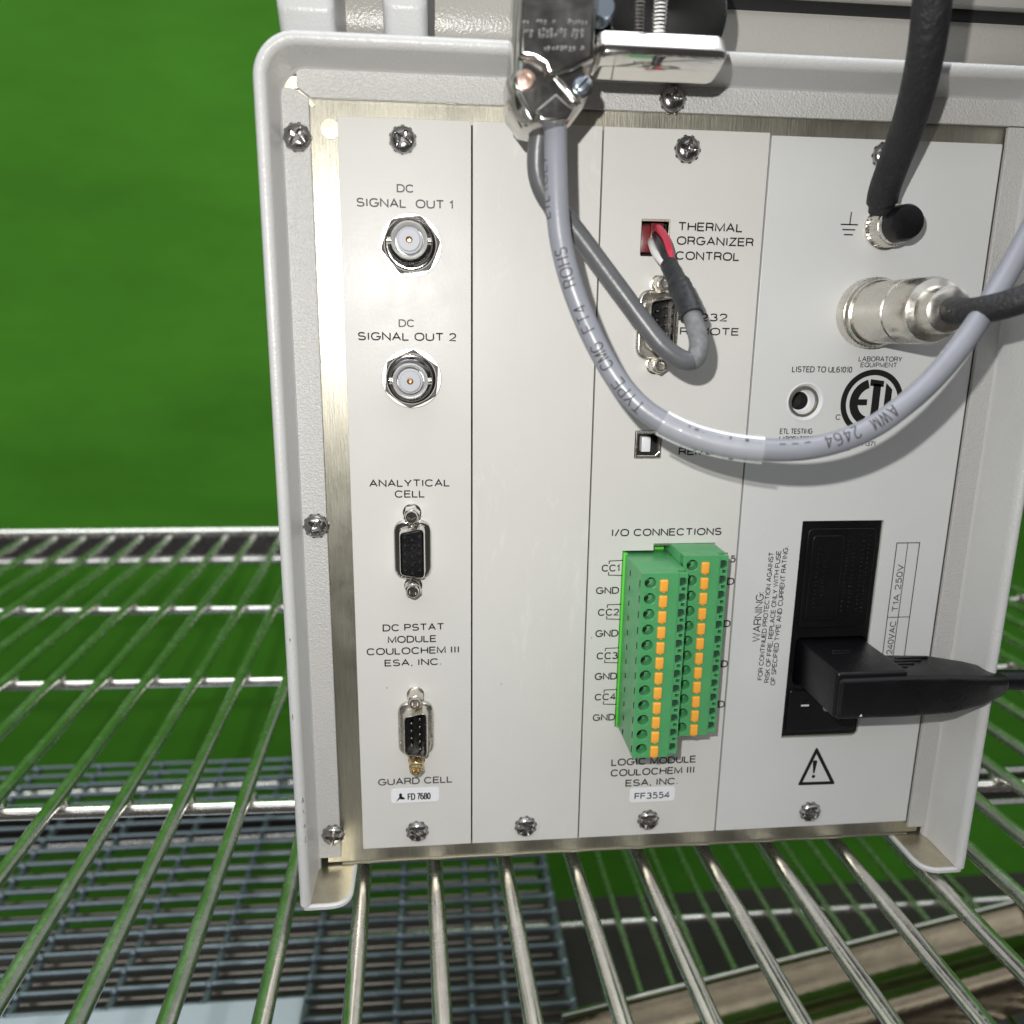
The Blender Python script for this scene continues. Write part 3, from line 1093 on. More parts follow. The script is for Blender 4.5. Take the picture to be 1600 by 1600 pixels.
# ------------------------------------------------------------------ sockets on the panels
def bnc(px, py, a0):
    c = at(px, py, -1.5)
    cx, cz = c.x, c.z
    mb = MB()
    mb.lathe([(9.35, 0.0), (9.35, 0.3), (9.2, 0.5), (6, 0.55)], (cx, 0, cz), M['washer'])
    hexl = []
    for k in range(72):
        a = 2 * math.pi * k / 72
        t = ((a - a0) % (math.pi / 3)) - math.pi / 6
        hexl.append((a, 7.85 / math.cos(t)))
    lo = [[(cx + r * math.cos(a), -0.9, cz + r * math.sin(a)) for a, r in hexl],
          [(cx + r * math.cos(a), -(3.5 - (r - 7.8) * 1.3), cz + r * math.sin(a)) for a, r in hexl],
          [(cx + 7.7 * math.cos(a), -3.55, cz + 7.7 * math.sin(a)) for a, r in hexl],
          [(cx + 7.0 * math.cos(a), -3.6, cz + 7.0 * math.sin(a)) for a, r in hexl]]
    mb.loft(lo, M['black_chrome'])
    mb.lathe([(7.9, 3.3), (7.6, 3.8), (7.3, 3.85), (7.0, 3.4)], (cx, 0, cz), M['chrome'], cap1=False)
    mb.lathe([(7.0, 3.4), (6.7, 3.4), (6.7, 4.2)] + [(6.35 + 0.3 * (k % 2), 4.4 + 0.35 * k) for k in range(12)] + [(6.3, 8.8), (5.6, 9.2), (5.35, 9.3), (5.25, 14.6)],
             (cx, 0, cz), M['black_chrome'], cap1=False)
    mb.lathe([(5.25, 14.6), (5.22, 15.4), (5.1, 15.9), (4.9, 16.1), (4.4, 15.6), (4.15, 14.9), (4.0, 11.0), (0.2, 10.8)], (cx, 0, cz), M['bright_ring'])
    mb.lathe([(3.75, 10.8), (3.75, 14.4), (3.6, 14.6), (3.15, 14.65), (3.15, 15.7), (3.0, 15.9), (0.95, 15.9), (0.9, 13.0)], (cx, 0, cz), M['grey_plastic'], cap1=False)
    mb.lathe([(0.88, 15.2), (0.5, 15.3), (0.45, 14.0), (0.1, 14.0)], (cx, 0, cz), M['gold_pin'], 16)
    for s in (-1, 1):
        mb.tube([(cx + s * 4.6, -13.0, cz), (cx + s * 6.3, -13.0, cz)], 1.0, M['chrome'], 12)
    mb.build('round_socket', p1)


bnc(641.5, 383, math.radians(8))
bnc(643, 591.5, math.radians(25))


def jackscrew(mb, cx, cz, h, mat, a0=0.3):
    mb.lathe([(3.0, 0.0), (3.0, 0.35), (2.6, 0.5)], (cx, 0, cz), mat, 24)
    mb.prism(circ(cx, cz, 2.75, 6, a0), -0.4, -h + 1.2, mat, 0.4)
    mb.lathe([(2.1, h - 1.3), (2.0, h - 0.3), (1.8, h), (1.2, h), (1.0, h - 0.6), (0.15, h - 2.5)], (cx, 0, cz), mat, 24)


def dsub(cx, cz, par, kind, h=6.2, smat=None, w=12.4, hh=20.5, screws=(12.5, -12.5), jm=None):
    smat = smat or M['chrome']
    mb = MB()
    mb.prism(rect(cx - w / 2, cx + w / 2, cz - hh / 2, cz + hh / 2, 4.6, 8), 0.0, -1.5, smat, 0.9)
    D = rpoly([(cx - 4.0, cz - 7.2), (cx + 4.0, cz - 8.6), (cx + 4.0, cz + 8.6), (cx - 4.0, cz + 7.2)], 1.8, 6)
    L = [[(x, -1.0, z) for x, z in offset(D, 0.9)], [(x, -1.9, z) for x, z in offset(D, 0.2)], [(x, -h + 0.25, z) for x, z in D],
         [(x, -h, z) for x, z in offset(D, -0.2)], [(x, -h, z) for x, z in offset(D, -0.35)], [(x, -h + 0.3, z) for x, z in offset(D, -0.5)],
         [(x, -1.8, z) for x, z in offset(D, -0.55)]]
    mb.loft(L, smat, False, False)
    if kind == 'female':
        mb.prism(offset(D, -0.6), -1.5, -h + 0.15, M['black'], 0.2)
        for col in range(3):
            for r in range(5):
                x = cx - 2.35 + col * 2.35
                z = cz + (r - 2) * 2.75 + (0.0, -0.9, 0.0)[col]
                mb.lathe([(0.72, 0.0), (0.72, 0.12), (0.5, 0.14), (0.42, 0.02)], (x, -h + 0.16, z), M['black'], 14, cap1=False)
                mb.lathe([(0.42, 0.03), (0.1, 0.035)], (x, -h + 0.16, z), M['void'], 12)
    else:
        mb.prism(offset(D, -0.6), -1.5, -2.2, M['black'])
        for col, nrow in ((0, 4), (1, 5)):
            for r in range(nrow):
                x = cx - 1.42 + col * 2.84
                z = cz + (r - (nrow - 1) / 2) * 2.77
                mb.lathe([(0.5, 0), (0.5, 2.6), (0.38, 3.0), (0.1, 3.15)], (x, -2.1, z), M['pin'], 12)
    mb.build('pin_socket' if kind != 'female' else 'hole_socket', par)
    for i, dz in enumerate(screws):
        mj = MB()
        jackscrew(mj, cx, cz + dz, 7.4, (jm or (smat, smat))[i], 0.25 + 0.4 * i)
        mj.build('jack_screw', par)


dsub(-19.6, 112.4, p1, 'female')
dsub(-19.5, 47.6, p1, 'male', smat=M['nickel'], jm=(M['nickel'], M['brass']))
c = at(1029, 508, -2)
dsub(c.x, c.z, p3, 'male', smat=M['nickel'], w=13.6, hh=22)

# square data socket: metal shell with white tongue
a, b_ = at(993, 673), at(1033, 717)
mb = MB()
fr = offset(rect(a.x, b_.x, b_.z, a.z, 0.5, 3), -0.25)
inn = rpoly([(a.x + 1.1, b_.z + 1.2), (b_.x - 2.2, b_.z + 1.2), (b_.x - 1.0, b_.z + 2.4), (b_.x - 1.0, a.z - 2.4), (b_.x - 2.2, a.z - 1.2), (a.x + 1.1, a.z - 1.2)], 0.3, 2)
vs, fs = plate([fr, inn], 0.15, 3.2, 0.3)
mb.add(vs, fs, M['nickel'])
mb.box(a.x, b_.x, 3.8, 8.0, b_.z, a.z, M['void'])
cx, cz = (a.x + b_.x) / 2 - 0.5, (a.z + b_.z) / 2
mb.box(cx - 1.5, cx + 1.5, 0.9, 5.2, cz - 2.5, cz + 2.5, M['white_plastic'], 0.25)
mb.build('square_socket', p3)

# red two-row header behind its cut-out
a, b_ = at(1003, 342), at(1045, 401)
hxc, hzc = (a.x + b_.x) / 2, (a.z + b_.z) / 2
mb = MB()
mb.box(a.x - 1, b_.x + 1, 7.5, 9.5, b_.z - 1, a.z + 1, M['void'])
mb.box(a.x + 0.8, hxc + 2.9, 2.6, 7.6, b_.z + 1.3, a.z - 1.4, M['red_plug'], 0.3)
mb.build('red_header', p3)

# green header of the terminal plugs
mb = MB()
mb.box(51.7, 53.2, -0.6, 14, 44.9, 109.9, M['header'], 0.2)
mb.box(53.3, 67.6, 9, 14, 44.9, 110.3, M['header'])
mb.box(61.9, 67.4, 5.0, 9, 105, 112.7, M['header'], 0.2)
mb.box(67.9, 83.5, 9, 14, 47.5, 112.7, M['header'])
mb.build('green_header', p3)

# countersunk hole with its white cup
mb = MB()
mb.lathe([(6.35, 0.0), (6.3, 0.22), (6.0, 0.25), (5.8, 0.0), (5.3, -0.6), (3.6, -4.0), (3.1, -4.2), (3.0, -4.6)], (HOLE.x, 0, HOLE.z), M['white_plastic'], 48, cap1=False)
mb.lathe([(2.98, -4.3), (2.9, -9)], (HOLE.x, 0, HOLE.z), M['chrome_dark'], 32, cap1=False)
mb.lathe([(3.2, -9), (0.1, -9)], (HOLE.x, 0, HOLE.z), M['void'], 32)
mb.build('cup_hole', p4)

# ground post
mb = MB()
gc = (131.7, 0, 216.8)
prof = [(6.6, 0), (6.6, 1.2)]
mb.lathe([(6.7, 0), (6.7, 0.9), (6.3, 1.2), (5.9, 1.3)], gc, M['chrome'], 40)
kn = []
for k in range(72):
    a_ = 2 * math.pi * k / 72
    r_ = 6.15 + 0.22 * (k % 2)
    kn.append((gc[0] + r_ * math.cos(a_), gc[2] + r_ * math.sin(a_)))
mb.prism(kn, -1.4, -7.2, M['nickel'], 0.4)
mb.lathe([(5.9, 7.2), (5.8, 8.0), (5.5, 8.2), (5.4, 8.2)], gc, M['chrome'], 40)
mb.lathe([(5.5, 8.2), (5.4, 12.6), (4.8, 13.8), (3.0, 14.2), (0.1, 14.3)], gc, M['black'], 40)
mb.build('ground_post', p4)

# ------------------------------------------------------------------ power inlet
inl = MB()
x0, x1, z0, z1 = 114.7, 144.2, 37.4, 120.2
vs, fs = plate([offset(INLET, -0.15), rect(117.3, 143.6, 58.2, 76.6, 2.0, 4)], 1.2, 2.0, 0.3)
inl.add(vs, fs, M['black'])
inl.box(x0, x1, 12, 14, z0, z1, M['black'])
inl.build('inlet_frame', p4)
mb = MB()
mb.prism(rect(117.2, 142.6, 80.5, 117.5, 2.4, 5), 1.3, 0.55, M['black'], 0.35)
mb.prism(rect(119.0, 130.6, 83.5, 115.0, 1.8, 5), 0.6, 0.15, M['black'], 0.3)
random.seed(3)
for (xc, za, zb) in ((121.8, 88, 110), (124.4, 92, 106), (132.6, 86, 112), (135.0, 88, 110), (138.2, 87, 113), (140.2, 86, 114)):
    z = za
    while z < zb:
        h = random.uniform(0.5, 1.3)
        yb = 0.15 if xc < 131 else 0.55
        mb.box(xc - random.uniform(0.35, 0.6), xc + random.uniform(0.3, 0.6), yb + 0.05, yb - 0.16, z, z + h, M['black'], 0.08, 1)
        z += h + random.uniform(0.35, 0.9)
mb.build('fuse_drawer', p4)
mb = MB()
mb.prism(rect(116.2, 142.8, 39.6, 56.4, 1.4, 4), 1.3, 0.4, M['black'], 0.5)
d0 = at(1258, 1102.5, 0.3)
mb.add([(d0.x - 1.5, 0.36, d0.z - 0.35), (d0.x + 1.5, 0.36, d0.z - 0.35), (d0.x + 1.5, 0.36, d0.z + 0.35), (d0.x - 1.5, 0.36, d0.z + 0.35)], [(0, 1, 2, 3)], M['white_ink'])
d1 = at(1294, 1104, 0.3)
vs, fs = plate([circ(d1.x, d1.z, 2.0, 32), circ(d1.x, d1.z, 1.35, 32)], 0.36, 0)
mb.add(vs, fs, M['white_ink'])
mb.build('rocker_switch', p4)

# ================================================================== TERMINAL PLUGS
def terminal_plug(label):
    """plug with its back at y = 0 and its lower left front edge along x = 0; 12 poles"""
    root = empty('terminal_plug', (0, 0, 0), label, 'terminal plug', 'green terminal plugs in the connection panel')
    W, H, D, pit = 15.3, 64.4, 22.0, 5.26
    zc = [H - 3.3 - pit * k for k in range(12)]
    mb = MB()
    holes = [circ(3.0, z, 1.85, 24) for z in zc]
    slots = [rpoly([(12.75, z - 1.55), (14.0, z - 1.55), (14.9, z - 0.9), (14.9, z + 0.7), (14.2, z + 1.3), (12.75, z + 1.3)], 0.25, 2) for z in zc]
    small = [rect(13.5, 14.7, z - 3.1, z - 2.0) for z in zc[:-1]]
    vs, fs = plate([rpoly([(0, 0), (12.2, 0), (12.2, H), (0, H)], 0.2, 2)] + holes, -D, 4.0, 0.15)
    mb.add(vs, fs, M['green'])
    vs, fs = plate([rpoly([(12.2, 0.6), (W, 0.6), (W, H - 0.4), (12.2, H - 0.4)], 0.2, 2)] + slots + small, -D + 0.7, 1.6, 0.12)
    mb.add(vs, fs, M['green'])
    mb.box(0.05, W - 0.05, -D + 3.9, 6, 0.05, H - 0.05, M['green'], 0.25)
    mb.box(12.6, W - 0.2, -D + 2.0, -D + 4.0, 0.9, H - 0.7, M['slot_shade'])
    for z in zc:                                # raised ribs on the left flank
        mb.box(-0.14, 0.1, -D + 1.2, -D + 1.6, z - 1.6, z + 0.6, M['void'])
        mb.box(-0.10, 0.1, -8.3, -7.8, z - 1.9, z - 0.2, M['void'])
        mb.box(1.0, 1.7, -D - 0.12, -D + 0.2, z - 2.9, z - 2.2, M['green'])
    mb.box(6.0, 8.6, -D + 4, -D + 6.5, -1.4, 0.3, M['green'], 0.3)
    mb.build('body', root)
    for z in zc:
        bt = MB()
        bt.box(5.95, 8.65, -D - 0.9, -D + 1.0, z - 2.85, z + 1.1, M['orange'], 0.5, 3)
        bt.box(6.8, 7.8, -D - 0.6, -D + 0.2, z - 3.15, z - 2.6, M['orange'], 0.1)
        bt.build('push_button', root)
        cl = MB()
        cl.box(2.1, 3.1, -D + 2.6, -D + 3.6, z - 0.2, z + 1.3, M['chrome'], 0.2, rot=Matrix.Rotation(0.5, 3, 'X'))
        hd = [(3.0 + 1.8 * math.cos(math.radians(d)), z + 1.8 * math.sin(math.radians(d))) for d in range(110, 261, 15)] + [(3.5, z - 0.6), (3.1, z + 0.3)]
        cl.add([(x, -D + 3.0, zz_) for x, zz_ in hd], [tuple(range(len(hd)))], M['void'])  # near-black half disc painted as the shade inside the wire hole
        cl.build('clamp_and_shade', root)
    return root


def copy_tree(o, parent=None):
    c = o.copy()
    COL.objects.link(c)
    c.parent = parent
    for ch in list(o.children):
        copy_tree(ch, c)
    return c


tp = terminal_plug('green terminal plug standing out farthest, nearest the CC1 to CC4 labels')
tp2 = copy_tree(tp)
tp2['label'] = 'green terminal plug set farther back, next to the black power inlet side'
tp.location = Vector((52.3, 0.0, 45.2)) * S
tp2.location = Vector((67.95, 7.0, 48.6)) * S

# ================================================================== PRINTED CABLE WITH HOOD, BRANCH AND RED PLUG
cab = empty('data_cable', (17, -38, 229), 'grey printed cable with chrome connector hood looping across the panels to a red plug', 'cable')
# --- hood
YH = -43.0                                     # front face


def hp(px, py, y=YH):
    q = at(px, py, y)
    return (q.x, q.z)


outline = [hp(808, -40), hp(803, 60), hp(800, 104), hp(795, 112), hp(795, 152), hp(799, 168), hp(818, 194), hp(840, 199), hp(872, 199), hp(889, 193), hp(918, 158), hp(927, 138),
           hp(929, 104), hp(934, 60), hp(938, -40)]
outline = list(reversed(outline))
mb = MB()
body = [[(x, -26.5, z) for x, z in offset(outline, -1.0)], [(x, -27.5, z) for x, z in outline], [(x, -36.0, z) for x, z in outline],
        [(x, -39.5, z) for x, z in offset(outline, -0.5)], [(x, -41.6, z) for x, z in offset(outline, -2.0)], [(x, -42.4, z) for x, z in offset(outline, -2.6)]]
mb.loft(body, M['zinc'], smooth=True)
# raised upper block with bright flanks
up = [hp(812, -40), hp(811, 0), hp(809, 92), hp(832, 96), hp(848, 106), hp(852, 120), hp(866, 122), hp(896, 112), hp(926, 96), hp(930, 0), hp(932, -40)]
up = list(reversed(up))
mb.prism(up, -42.0, -45.0, M['zinc'], 1.1)
# ridge and pads of the lower half
mb.prism([hp(864, 118), hp(871, 117), hp(909, 162), hp(903, 165)][::-1], -41.8, -43.6, M['zinc'], 0.4)
mb.prism([hp(838, 172), hp(868, 146), hp(896, 172), hp(886, 189), hp(844, 191)][::-1], -41.8, -43.8, M['zinc'], 0.6)
mb.prism([hp(806, 142), hp(814, 142), hp(836, 188), hp(828, 190)][::-1], -41.8, -43.4, M['zinc'], 0.4)
# worn cast marks (no readable characters)
random.seed(11)
for (yy, xa, xb) in ((34, 817, 915), (48, 819, 912), (55, 820, 910), (75, 850, 912)):
    x = xa
    while x < xb:
        w = random.uniform(2.5, 5.5)
        if random.random() < 0.8:
            q = at(x, yy + random.uniform(-1, 1), -45.0)
            mb.box(q.x, q.x + w / 6.2, -44.9, -45.35, q.z - random.uniform(0.3, 0.6), q.z + random.uniform(0.2, 0.5), M['washer'], 0.16, 1)
        x += w + random.uniform(1.0, 3.0)
# cable mouth
hood = mb.build('connector_hood', cab)
for (px, py, mat, slot, r) in ((822, 124, M['copper_screw'], False, 2.3), (909, 132, M['blue_screw'], True, 2.1)):
    q = at(px, py, -43)
    mb = MB()
    mb.lathe([(r + 0.8, 0), (r + 0.8, 0.5), (r + 0.2, 0.7)], (q.x, -41.4, q.z), M['zinc'], 6 if not slot else 24)
    mb.lathe([(r, 0.4), (r, 1.5), (r - 0.4, 1.9), (r - 0.9, 2.0), (0.1, 2.05)] if slot else [(r, 0.4), (r, 1.6), (r - 0.3, 1.8), (r - 0.9, 1.8), (r - 1.0, 1.3), (0.1, 1.4)],
             (q.x, -41.4, q.z), mat, 28)
    if slot:
        mb.box(q.x - r * 0.95, q.x + r * 0.95, -43.52, -43.2, q.z - 0.28, q.z + 0.28, M['void'], rot=Matrix.Rotation(-0.8, 3, 'Y'))
    mb.build('hood_screw', hood)

# --- main cable
MAIN = [(868, 185, -36.5), (868, 235, -37.5), (869, 280, -38), (871, 330, -38.5), (877, 380, -39), (889, 430, -40), (906, 480, -41), (930, 534, -43), (962, 590, -45),
        (1004, 638, -48), (1060, 672, -51), (1120, 692, -54), (1186, 702, -57), (1250, 702, -59), (1310, 690, -60), (1362, 668, -60), (1402, 641, -60),
        (1450, 600, -58), (1500, 542, -56), (1548, 470, -52), (1600, 380, -48), (1660, 260, -46), (1740, 90, -44), (1830, -120, -30), (1900, -330, 10)]
mpath = smooth_path([at(*p) for p in MAIN])
RM = 2.95
mb = MB()
mb.tube(mpath, RM, M['cable'], 28)
main = mb.build('main_cable', cab)
arcl = [0.0]
for a, b_ in zip(mpath[:-1], mpath[1:]):
    arcl.append(arcl[-1] + (b_ - a).length)


def proj(p):
    v = CAM_ROT.transposed() @ (p - CAM_MM)
    return (800 + FOC * v.x / -v.z, 800 - FOC * v.y / -v.z)


def arc_of(px, py):
    best = min(range(len(mpath)), key=lambda i: (proj(mpath[i])[0] - px) ** 2 + (proj(mpath[i])[1] - py) ** 2)
    return arcl[best]


def frame(s):
    s = max(0.01, min(arcl[-1] - 0.01, s))
    i = max(k for k in range(len(arcl)) if arcl[k] <= s)
    i = min(i, len(mpath) - 2)
    f = (s - arcl[i]) / (arcl[i + 1] - arcl[i])
    p = mpath[i].lerp(mpath[i + 1], f)
    t0 = (mpath[min(i + 1, len(mpath) - 1)] - mpath[max(i - 1, 0)]).normalized()
    t1 = (mpath[min(i + 2, len(mpath) - 1)] - mpath[i]).normalized()
    t = t0.lerp(t1, f).normalized()
    o = (CAM_MM - p)
    o = (o - t * o.dot(t)).normalized()
    return p, t, o


def cable_text(s, q0, q1, height, tilt=0.0, r=RM + 0.05, mat=None, wt=0.11):
    """wrap a line round the cable between two pixels (start, end of the reading direction)"""
    s0, s1 = arc_of(*q0), arc_of(*q1)
    st, ln = strokes(s, 0.34)
    sg = 1 if s1 > s0 else -1
    k = abs(s1 - s0) / ln
    mb = MB()
    for L in st:
        D = []
        for a, b_ in zip(L[:-1], L[1:]):
            n = max(1, int(math.hypot((b_[0] - a[0]) * k, (b_[1] - a[1]) * height) / 0.35))
            D += [(a[0] + (b_[0] - a[0]) * i / n, a[1] + (b_[1] - a[1]) * i / n) for i in range(n)]
        D.append(L[-1])
        vs, fs = ribbon([(u * k, v * height) for u, v in D], wt * height)
        out = []
        for (u, v) in vs:
            p, t, o = frame(s0 + sg * u)
            t = t * sg
            ph = (v - 0.5 * height) / r + tilt
            out.append(p + (o * math.cos(ph) + o.cross(t) * math.sin(ph)) * r)
        mb.add(out, fs, mat or M['ink_soft'])
    mb.build('lettering', main)


cable_text("TYPE", (1010, 632), (968, 592), 3.5, 0.15)
cable_text("CMG", (952, 572), (925, 541), 3.5, 0.12)
cable_text("FT4", (914, 520), (897, 484), 3.4, 0.1)
cable_text("ROHS", (884, 452), (868, 394), 3.3, 0.2)
cable_text("ETL", (874, 342), (870, 310), 2.8, 1.15)
cable_text("(UL)", (869, 296), (868, 250), 2.4, 1.25)
cable_text("2464", (1338, 682), (1284, 695), 3.4, -0.25)
cable_text("AWM", (1396, 645), (1358, 670), 3.4, -0.15)
cable_text("---", (1264, 702), (1212, 703), 3.4, -0.45)
# --- clear label sleeve
s0, s1 = arc_of(1034, 657), arc_of(1190, 703)
pts = []
n = 26
for k in range(n + 1):
    pts.append(frame(s0 + (s1 - s0) * k / n)[0])
mb = MB()
mb.tube(pts, [3.75 + 0.12 * math.sin(k * 1.3) for k in range(n + 1)], M['clear'], 28, cap=False)
for (lo, hi) in ((0.72, 0.92), (-1.25, -0.95)):       # two whiter bands of the printed film
    L = []
    for k in range(n + 1):
        p, t, o = frame(s0 + (s1 - s0) * k / n)
        upv = o.cross(t)
        L.append([p + (o * math.cos(a) + upv * math.sin(a)) * 3.92 for a in (lo, (lo + hi) / 2, hi)])
    vs = [q for r_ in L for q in r_]
    fs = [(i * 3 + j, i * 3 + j + 1, (i + 1) * 3 + j + 1, (i + 1) * 3 + j) for i in range(n) for j in range(2)]
    mb.add(vs, fs, M['white_plastic'], True)
random.seed(5)
for (ang0, a_, b_) in ((0.42, 0.05, 0.95), (-1.1, 0.25, 0.8)):      # blurred ticks of the worn print under the film
    s = s0 + (s1 - s0) * a_
    while s < s0 + (s1 - s0) * b_:
        w = random.uniform(0.3, 1.1)
        if random.random() < 0.7:
            q = []
            hh = random.uniform(0.05, 0.22)
            for (ss, aa) in ((s, ang0), (s + w, ang0 + 0.05), (s + w, ang0 + hh), (s, ang0 + hh)):
                p, t, o = frame(ss)
                q.append(p + (o * math.cos(aa) + o.cross(t) * math.sin(aa)) * 3.99)
            mb.add(q, [(0, 1, 2, 3)], M['ink_soft'])
        s += w + random.uniform(0.6, 1.9)
mb.build('label_sleeve', main)

# --- branch cable
BR = [(848, 185, -33), (840, 232, -32), (841, 275, -31), (856, 312, -30), (882, 340, -29.5), (908, 372, -29.5), (940, 415, -30), (972, 458, -31), (1003, 500, -33), (1035, 540, -35),
      (1066, 562, -36), (1086, 560, -36), (1092, 536, -35), (1086, 508, -32.5), (1077, 482, -29)]
bpath = smooth_path([at(*p) for p in BR])
mb = MB()
nb = len(bpath)
k_ = int(nb * 0.76)
mb.tube(bpath[:k_ + 1], 2.7, M['branch'], 24)
mb.tube(bpath[k_:], 2.7, M['dusty'], 24)
br = mb.build('branch_cable', cab)
mb = MB()
SH = [(1081, 494, -31), (1074, 474, -28), (1064, 452, -24), (1058, 440, -22), (1051, 426, -19), (1045, 413, -16)]
spath = smooth_path([at(*p) for p in SH], 8)
ns = len(spath)
rad = []
for k in range(ns):
    u = k / (ns - 1)
    rad.append((3.35 if u < 0.52 else 3.35 - 0.75 * min(1, (u - 0.52) / 0.12)) + 0.06 * math.sin(k * 1.7))
mb.tube(spath, rad, M['shrink'], 24)
mb.build('heat_shrink', cab)
for (mat, q) in (('wire_white', [(1041, 415, -16), (1031, 404, -13), (1023, 393, -9), (1019, 382, -3), (1018, 377, 3)]),
                 ('wire_black', [(1045, 413, -16.5), (1038, 398, -14), (1031, 382, -9), (1026, 370, -2), (1024, 366, 3)]),
                 ('wire_red', [(1049, 412, -16), (1046, 394, -14), (1041, 374, -9), (1031, 359, -3), (1025, 355, 3)])):
    mb = MB()
    mb.tube(smooth_path([at(*p) for p in q], 8), 1.2, M[mat], 14)
    o = mb.build('wire', cab)
    o['label'] = mat.split('_')[1] + ' thin wire'
mb = MB()
mb.box(hxc - 1.2, hxc + 3.0, 1.4, 3.6, hzc - 3.6, hzc + 4.6, M['red_plug'], 0.3)
for dz in (-2.2, 0.5, 3.2):
    mb.box(hxc - 0.6, hxc + 1.4, 1.2, 1.8, hzc + dz - 0.9, hzc + dz + 0.9, M['void'], 0.1)
mb.build('crimp_plug', cab)

# ================================================================== GROUND CABLE, ROUND PLUG, POWER CORD
gcab = empty('ground_cable', (131, -4, 222), 'black sleeved cable with metal ring clamped under the ground post', 'cable')
mb = MB()
mb.tube(smooth_path([at(1377, 330, -7), at(1381, 300, -11), at(1394, 262, -17), (at(1412, 215, -24)), at(1432, 150, -34), at(1450, 60, -44), at(1462, -60, -52)], 8),
        [3.4] * 4 + [4.1] * 45, M['black_soft'], 22, ell=(1.1, 0.75))
mb.build('sleeve', gcab)
mb = MB()
c = (gc[0], gc[2])
vs, fs = plate([circ(c[0], c[1], 6.9, 40), circ(c[0], c[1], 5.6, 40)], -1.55, 0.5, 0.05)
mb.add(vs, fs, M['chrome'])
q = at(1374, 330, -6)
mb.tube([(c[0] - 1.5, -1.6, c[1] + 6.2), (c[0] - 1.2, -3.4, c[1] + 8.5), (q.x, -7.5, q.z + 1)], [2.6, 2.9, 3.0], M['chrome'], 14, ell=(1, 0.5))
mb.build('ring_terminal', gcab)

rp = empty('round_plug', (129.8, -2, 190.2), 'large nickel round connector plug with knurled collar above the round certification mark', 'connector plug')
RC = (129.9, 0, 190.3)
kn = []
for k in range(96):
    a_ = 2 * math.pi * k / 96
    r_ = 11.0 + 0.18 * (k % 2)
    kn.append((RC[0] + r_ * math.cos(a_), RC[2] + r_ * math.sin(a_)))
mb = MB()
mb.prism(kn, -0.15, -4.6, M['nickel'], 0.5)
mb.lathe([(10.6, 4.6), (10.7, 5.4), (10.3, 6.0), (10.2, 6.3), (10.0, 6.4)], RC, M['nickel'], 64)
mb.build('knurled_collar', rp)
mb = MB()
mb.lathe([(9.6, 6.2), (9.55, 13), (9.5, 23), (9.1, 23.2), (9.1, 23.9), (9.5, 24.1), (9.4, 33), (8.8, 34.5), (6.8, 35.5), (6.4, 41), (5.2, 41.8), (0.1, 41.9)], RC, M['nickel'], 64)
mb.build('barrel', rp)
mb = MB()
mb.tube(smooth_path([(RC[0], -41, RC[2]), (RC[0] + 1, -52, RC[2] - 0.5), (RC[0] + 8, -64, RC[2] + 4), (RC[0] + 24, -72, RC[2] + 18), (RC[0] + 46, -74, RC[2] + 40), (RC[0] + 80, -70, RC[2] + 80)], 8),
        3.6, M['black_soft'], 18)
mb.build('cord', rp)

pc = empty('power_cord', (131, -14, 59), 'black right-angled mains plug and cord pushed into the power inlet', 'power cord')
mb = MB()
loops = []
YF = -27.5
plug_prof = []


def ring(x, ya, yb, za, zb, r):
    return [(x, p[0], p[1]) for p in rpoly([(ya, za), (yb, za), (yb, zb), (ya, zb)], r, 4)]


# block that enters the inlet
mb.box(118.6, 143.2, -26.0, 11, 59.2, 75.4, M['black'], 1.1, 3)
# arm leaving to the right
arm = [ring(119.3, YF + 0.8, -9.0, 59.9, 72.9, 1.5), ring(120.2, YF, -8.0, 59.1, 73.6, 2.0), ring(143, YF, -8.0, 59.0, 73.8, 2.0), ring(160, YF, -8.5, 59.6, 73.4, 2.2), ring(172, YF + 1.5, -10.5, 61, 72, 3.0),
       ring(181, YF + 4, -13, 63.0, 70.4, 3.0), ring(183, YF + 5.5, -14.5, 64, 69.6, 2.4)]
mb.loft(arm, M['black'])
for k, x in enumerate((127, 131, 135, 139, 143, 147)):           # finger ridges on the top
    mb.box(x, x + 12, -24.5 + k * 2.4, -23.7 + k * 2.4, 73.4, 74.15, M['black'], 0.2, 1)
mb.box(124.5, 131.5, -10.6, -9.9, 75.3, 75.62, M['black'], 0.1, 1)
mb.box(125.5, 132.5, -8.6, -7.9, 75.3, 75.62, M['black'], 0.1, 1)
plugb = mb.build('plug_body', pc)
mb = MB()
q = at(1345, 1118, YF - 0.06)
mb.add([(q.x - 0.5, q.y, q.z - 0.45), (q.x + 0.55, q.y, q.z - 0.35), (q.x + 0.1, q.y, q.z + 0.6)], [(0, 1, 2)], M['white_ink'])
mb.build('white_mark', plugb)
mb = MB()
mb.tube(smooth_path([(178, -17.5, 66.8), (186, -17.5, 66.8), (200, -18, 66), (222, -20, 62), (250, -26, 50), (285, -34, 30)], 8), 3.5, M['black'], 18)
mb.build('cord', pc)

# ================================================================== UPPER INSTRUMENT AND CLAMP
ui = empty('laboratory_instrument', (60, 10, 261), 'off-white instrument with two moulded feet stacked on top of the panelled one', 'instrument')
mb = MB()
sec = [(240, 263.5), (30, 263.5), (14, 264.0), (9, 265.2), (6.5, 267.5), (5.2, 270.5), (4.6, 274), (4.4, 278.5), (4.4, 300), (4.4, 360), (240, 360)]
sec = [(y + 20, CAM_MM.z + (z - CAM_MM.z) * (249 + y + 20) / (249 + y)) if z < 310 else (y + 20, z) for y, z in sec]
loops = [[(x, y, z) for y, z in sec] for x in (-52.5, -52, 195, 195.5)]
mb.loft(loops, M['case2'])
k0 = 273.4 / 253.4
mb.box(75, 195.7, 23.0, 28, CAM_MM.z + (278.2 - CAM_MM.z) * k0, CAM_MM.z + (281.2 - CAM_MM.z) * k0, M['void'])
mb.build('body', ui)
mb = MB()
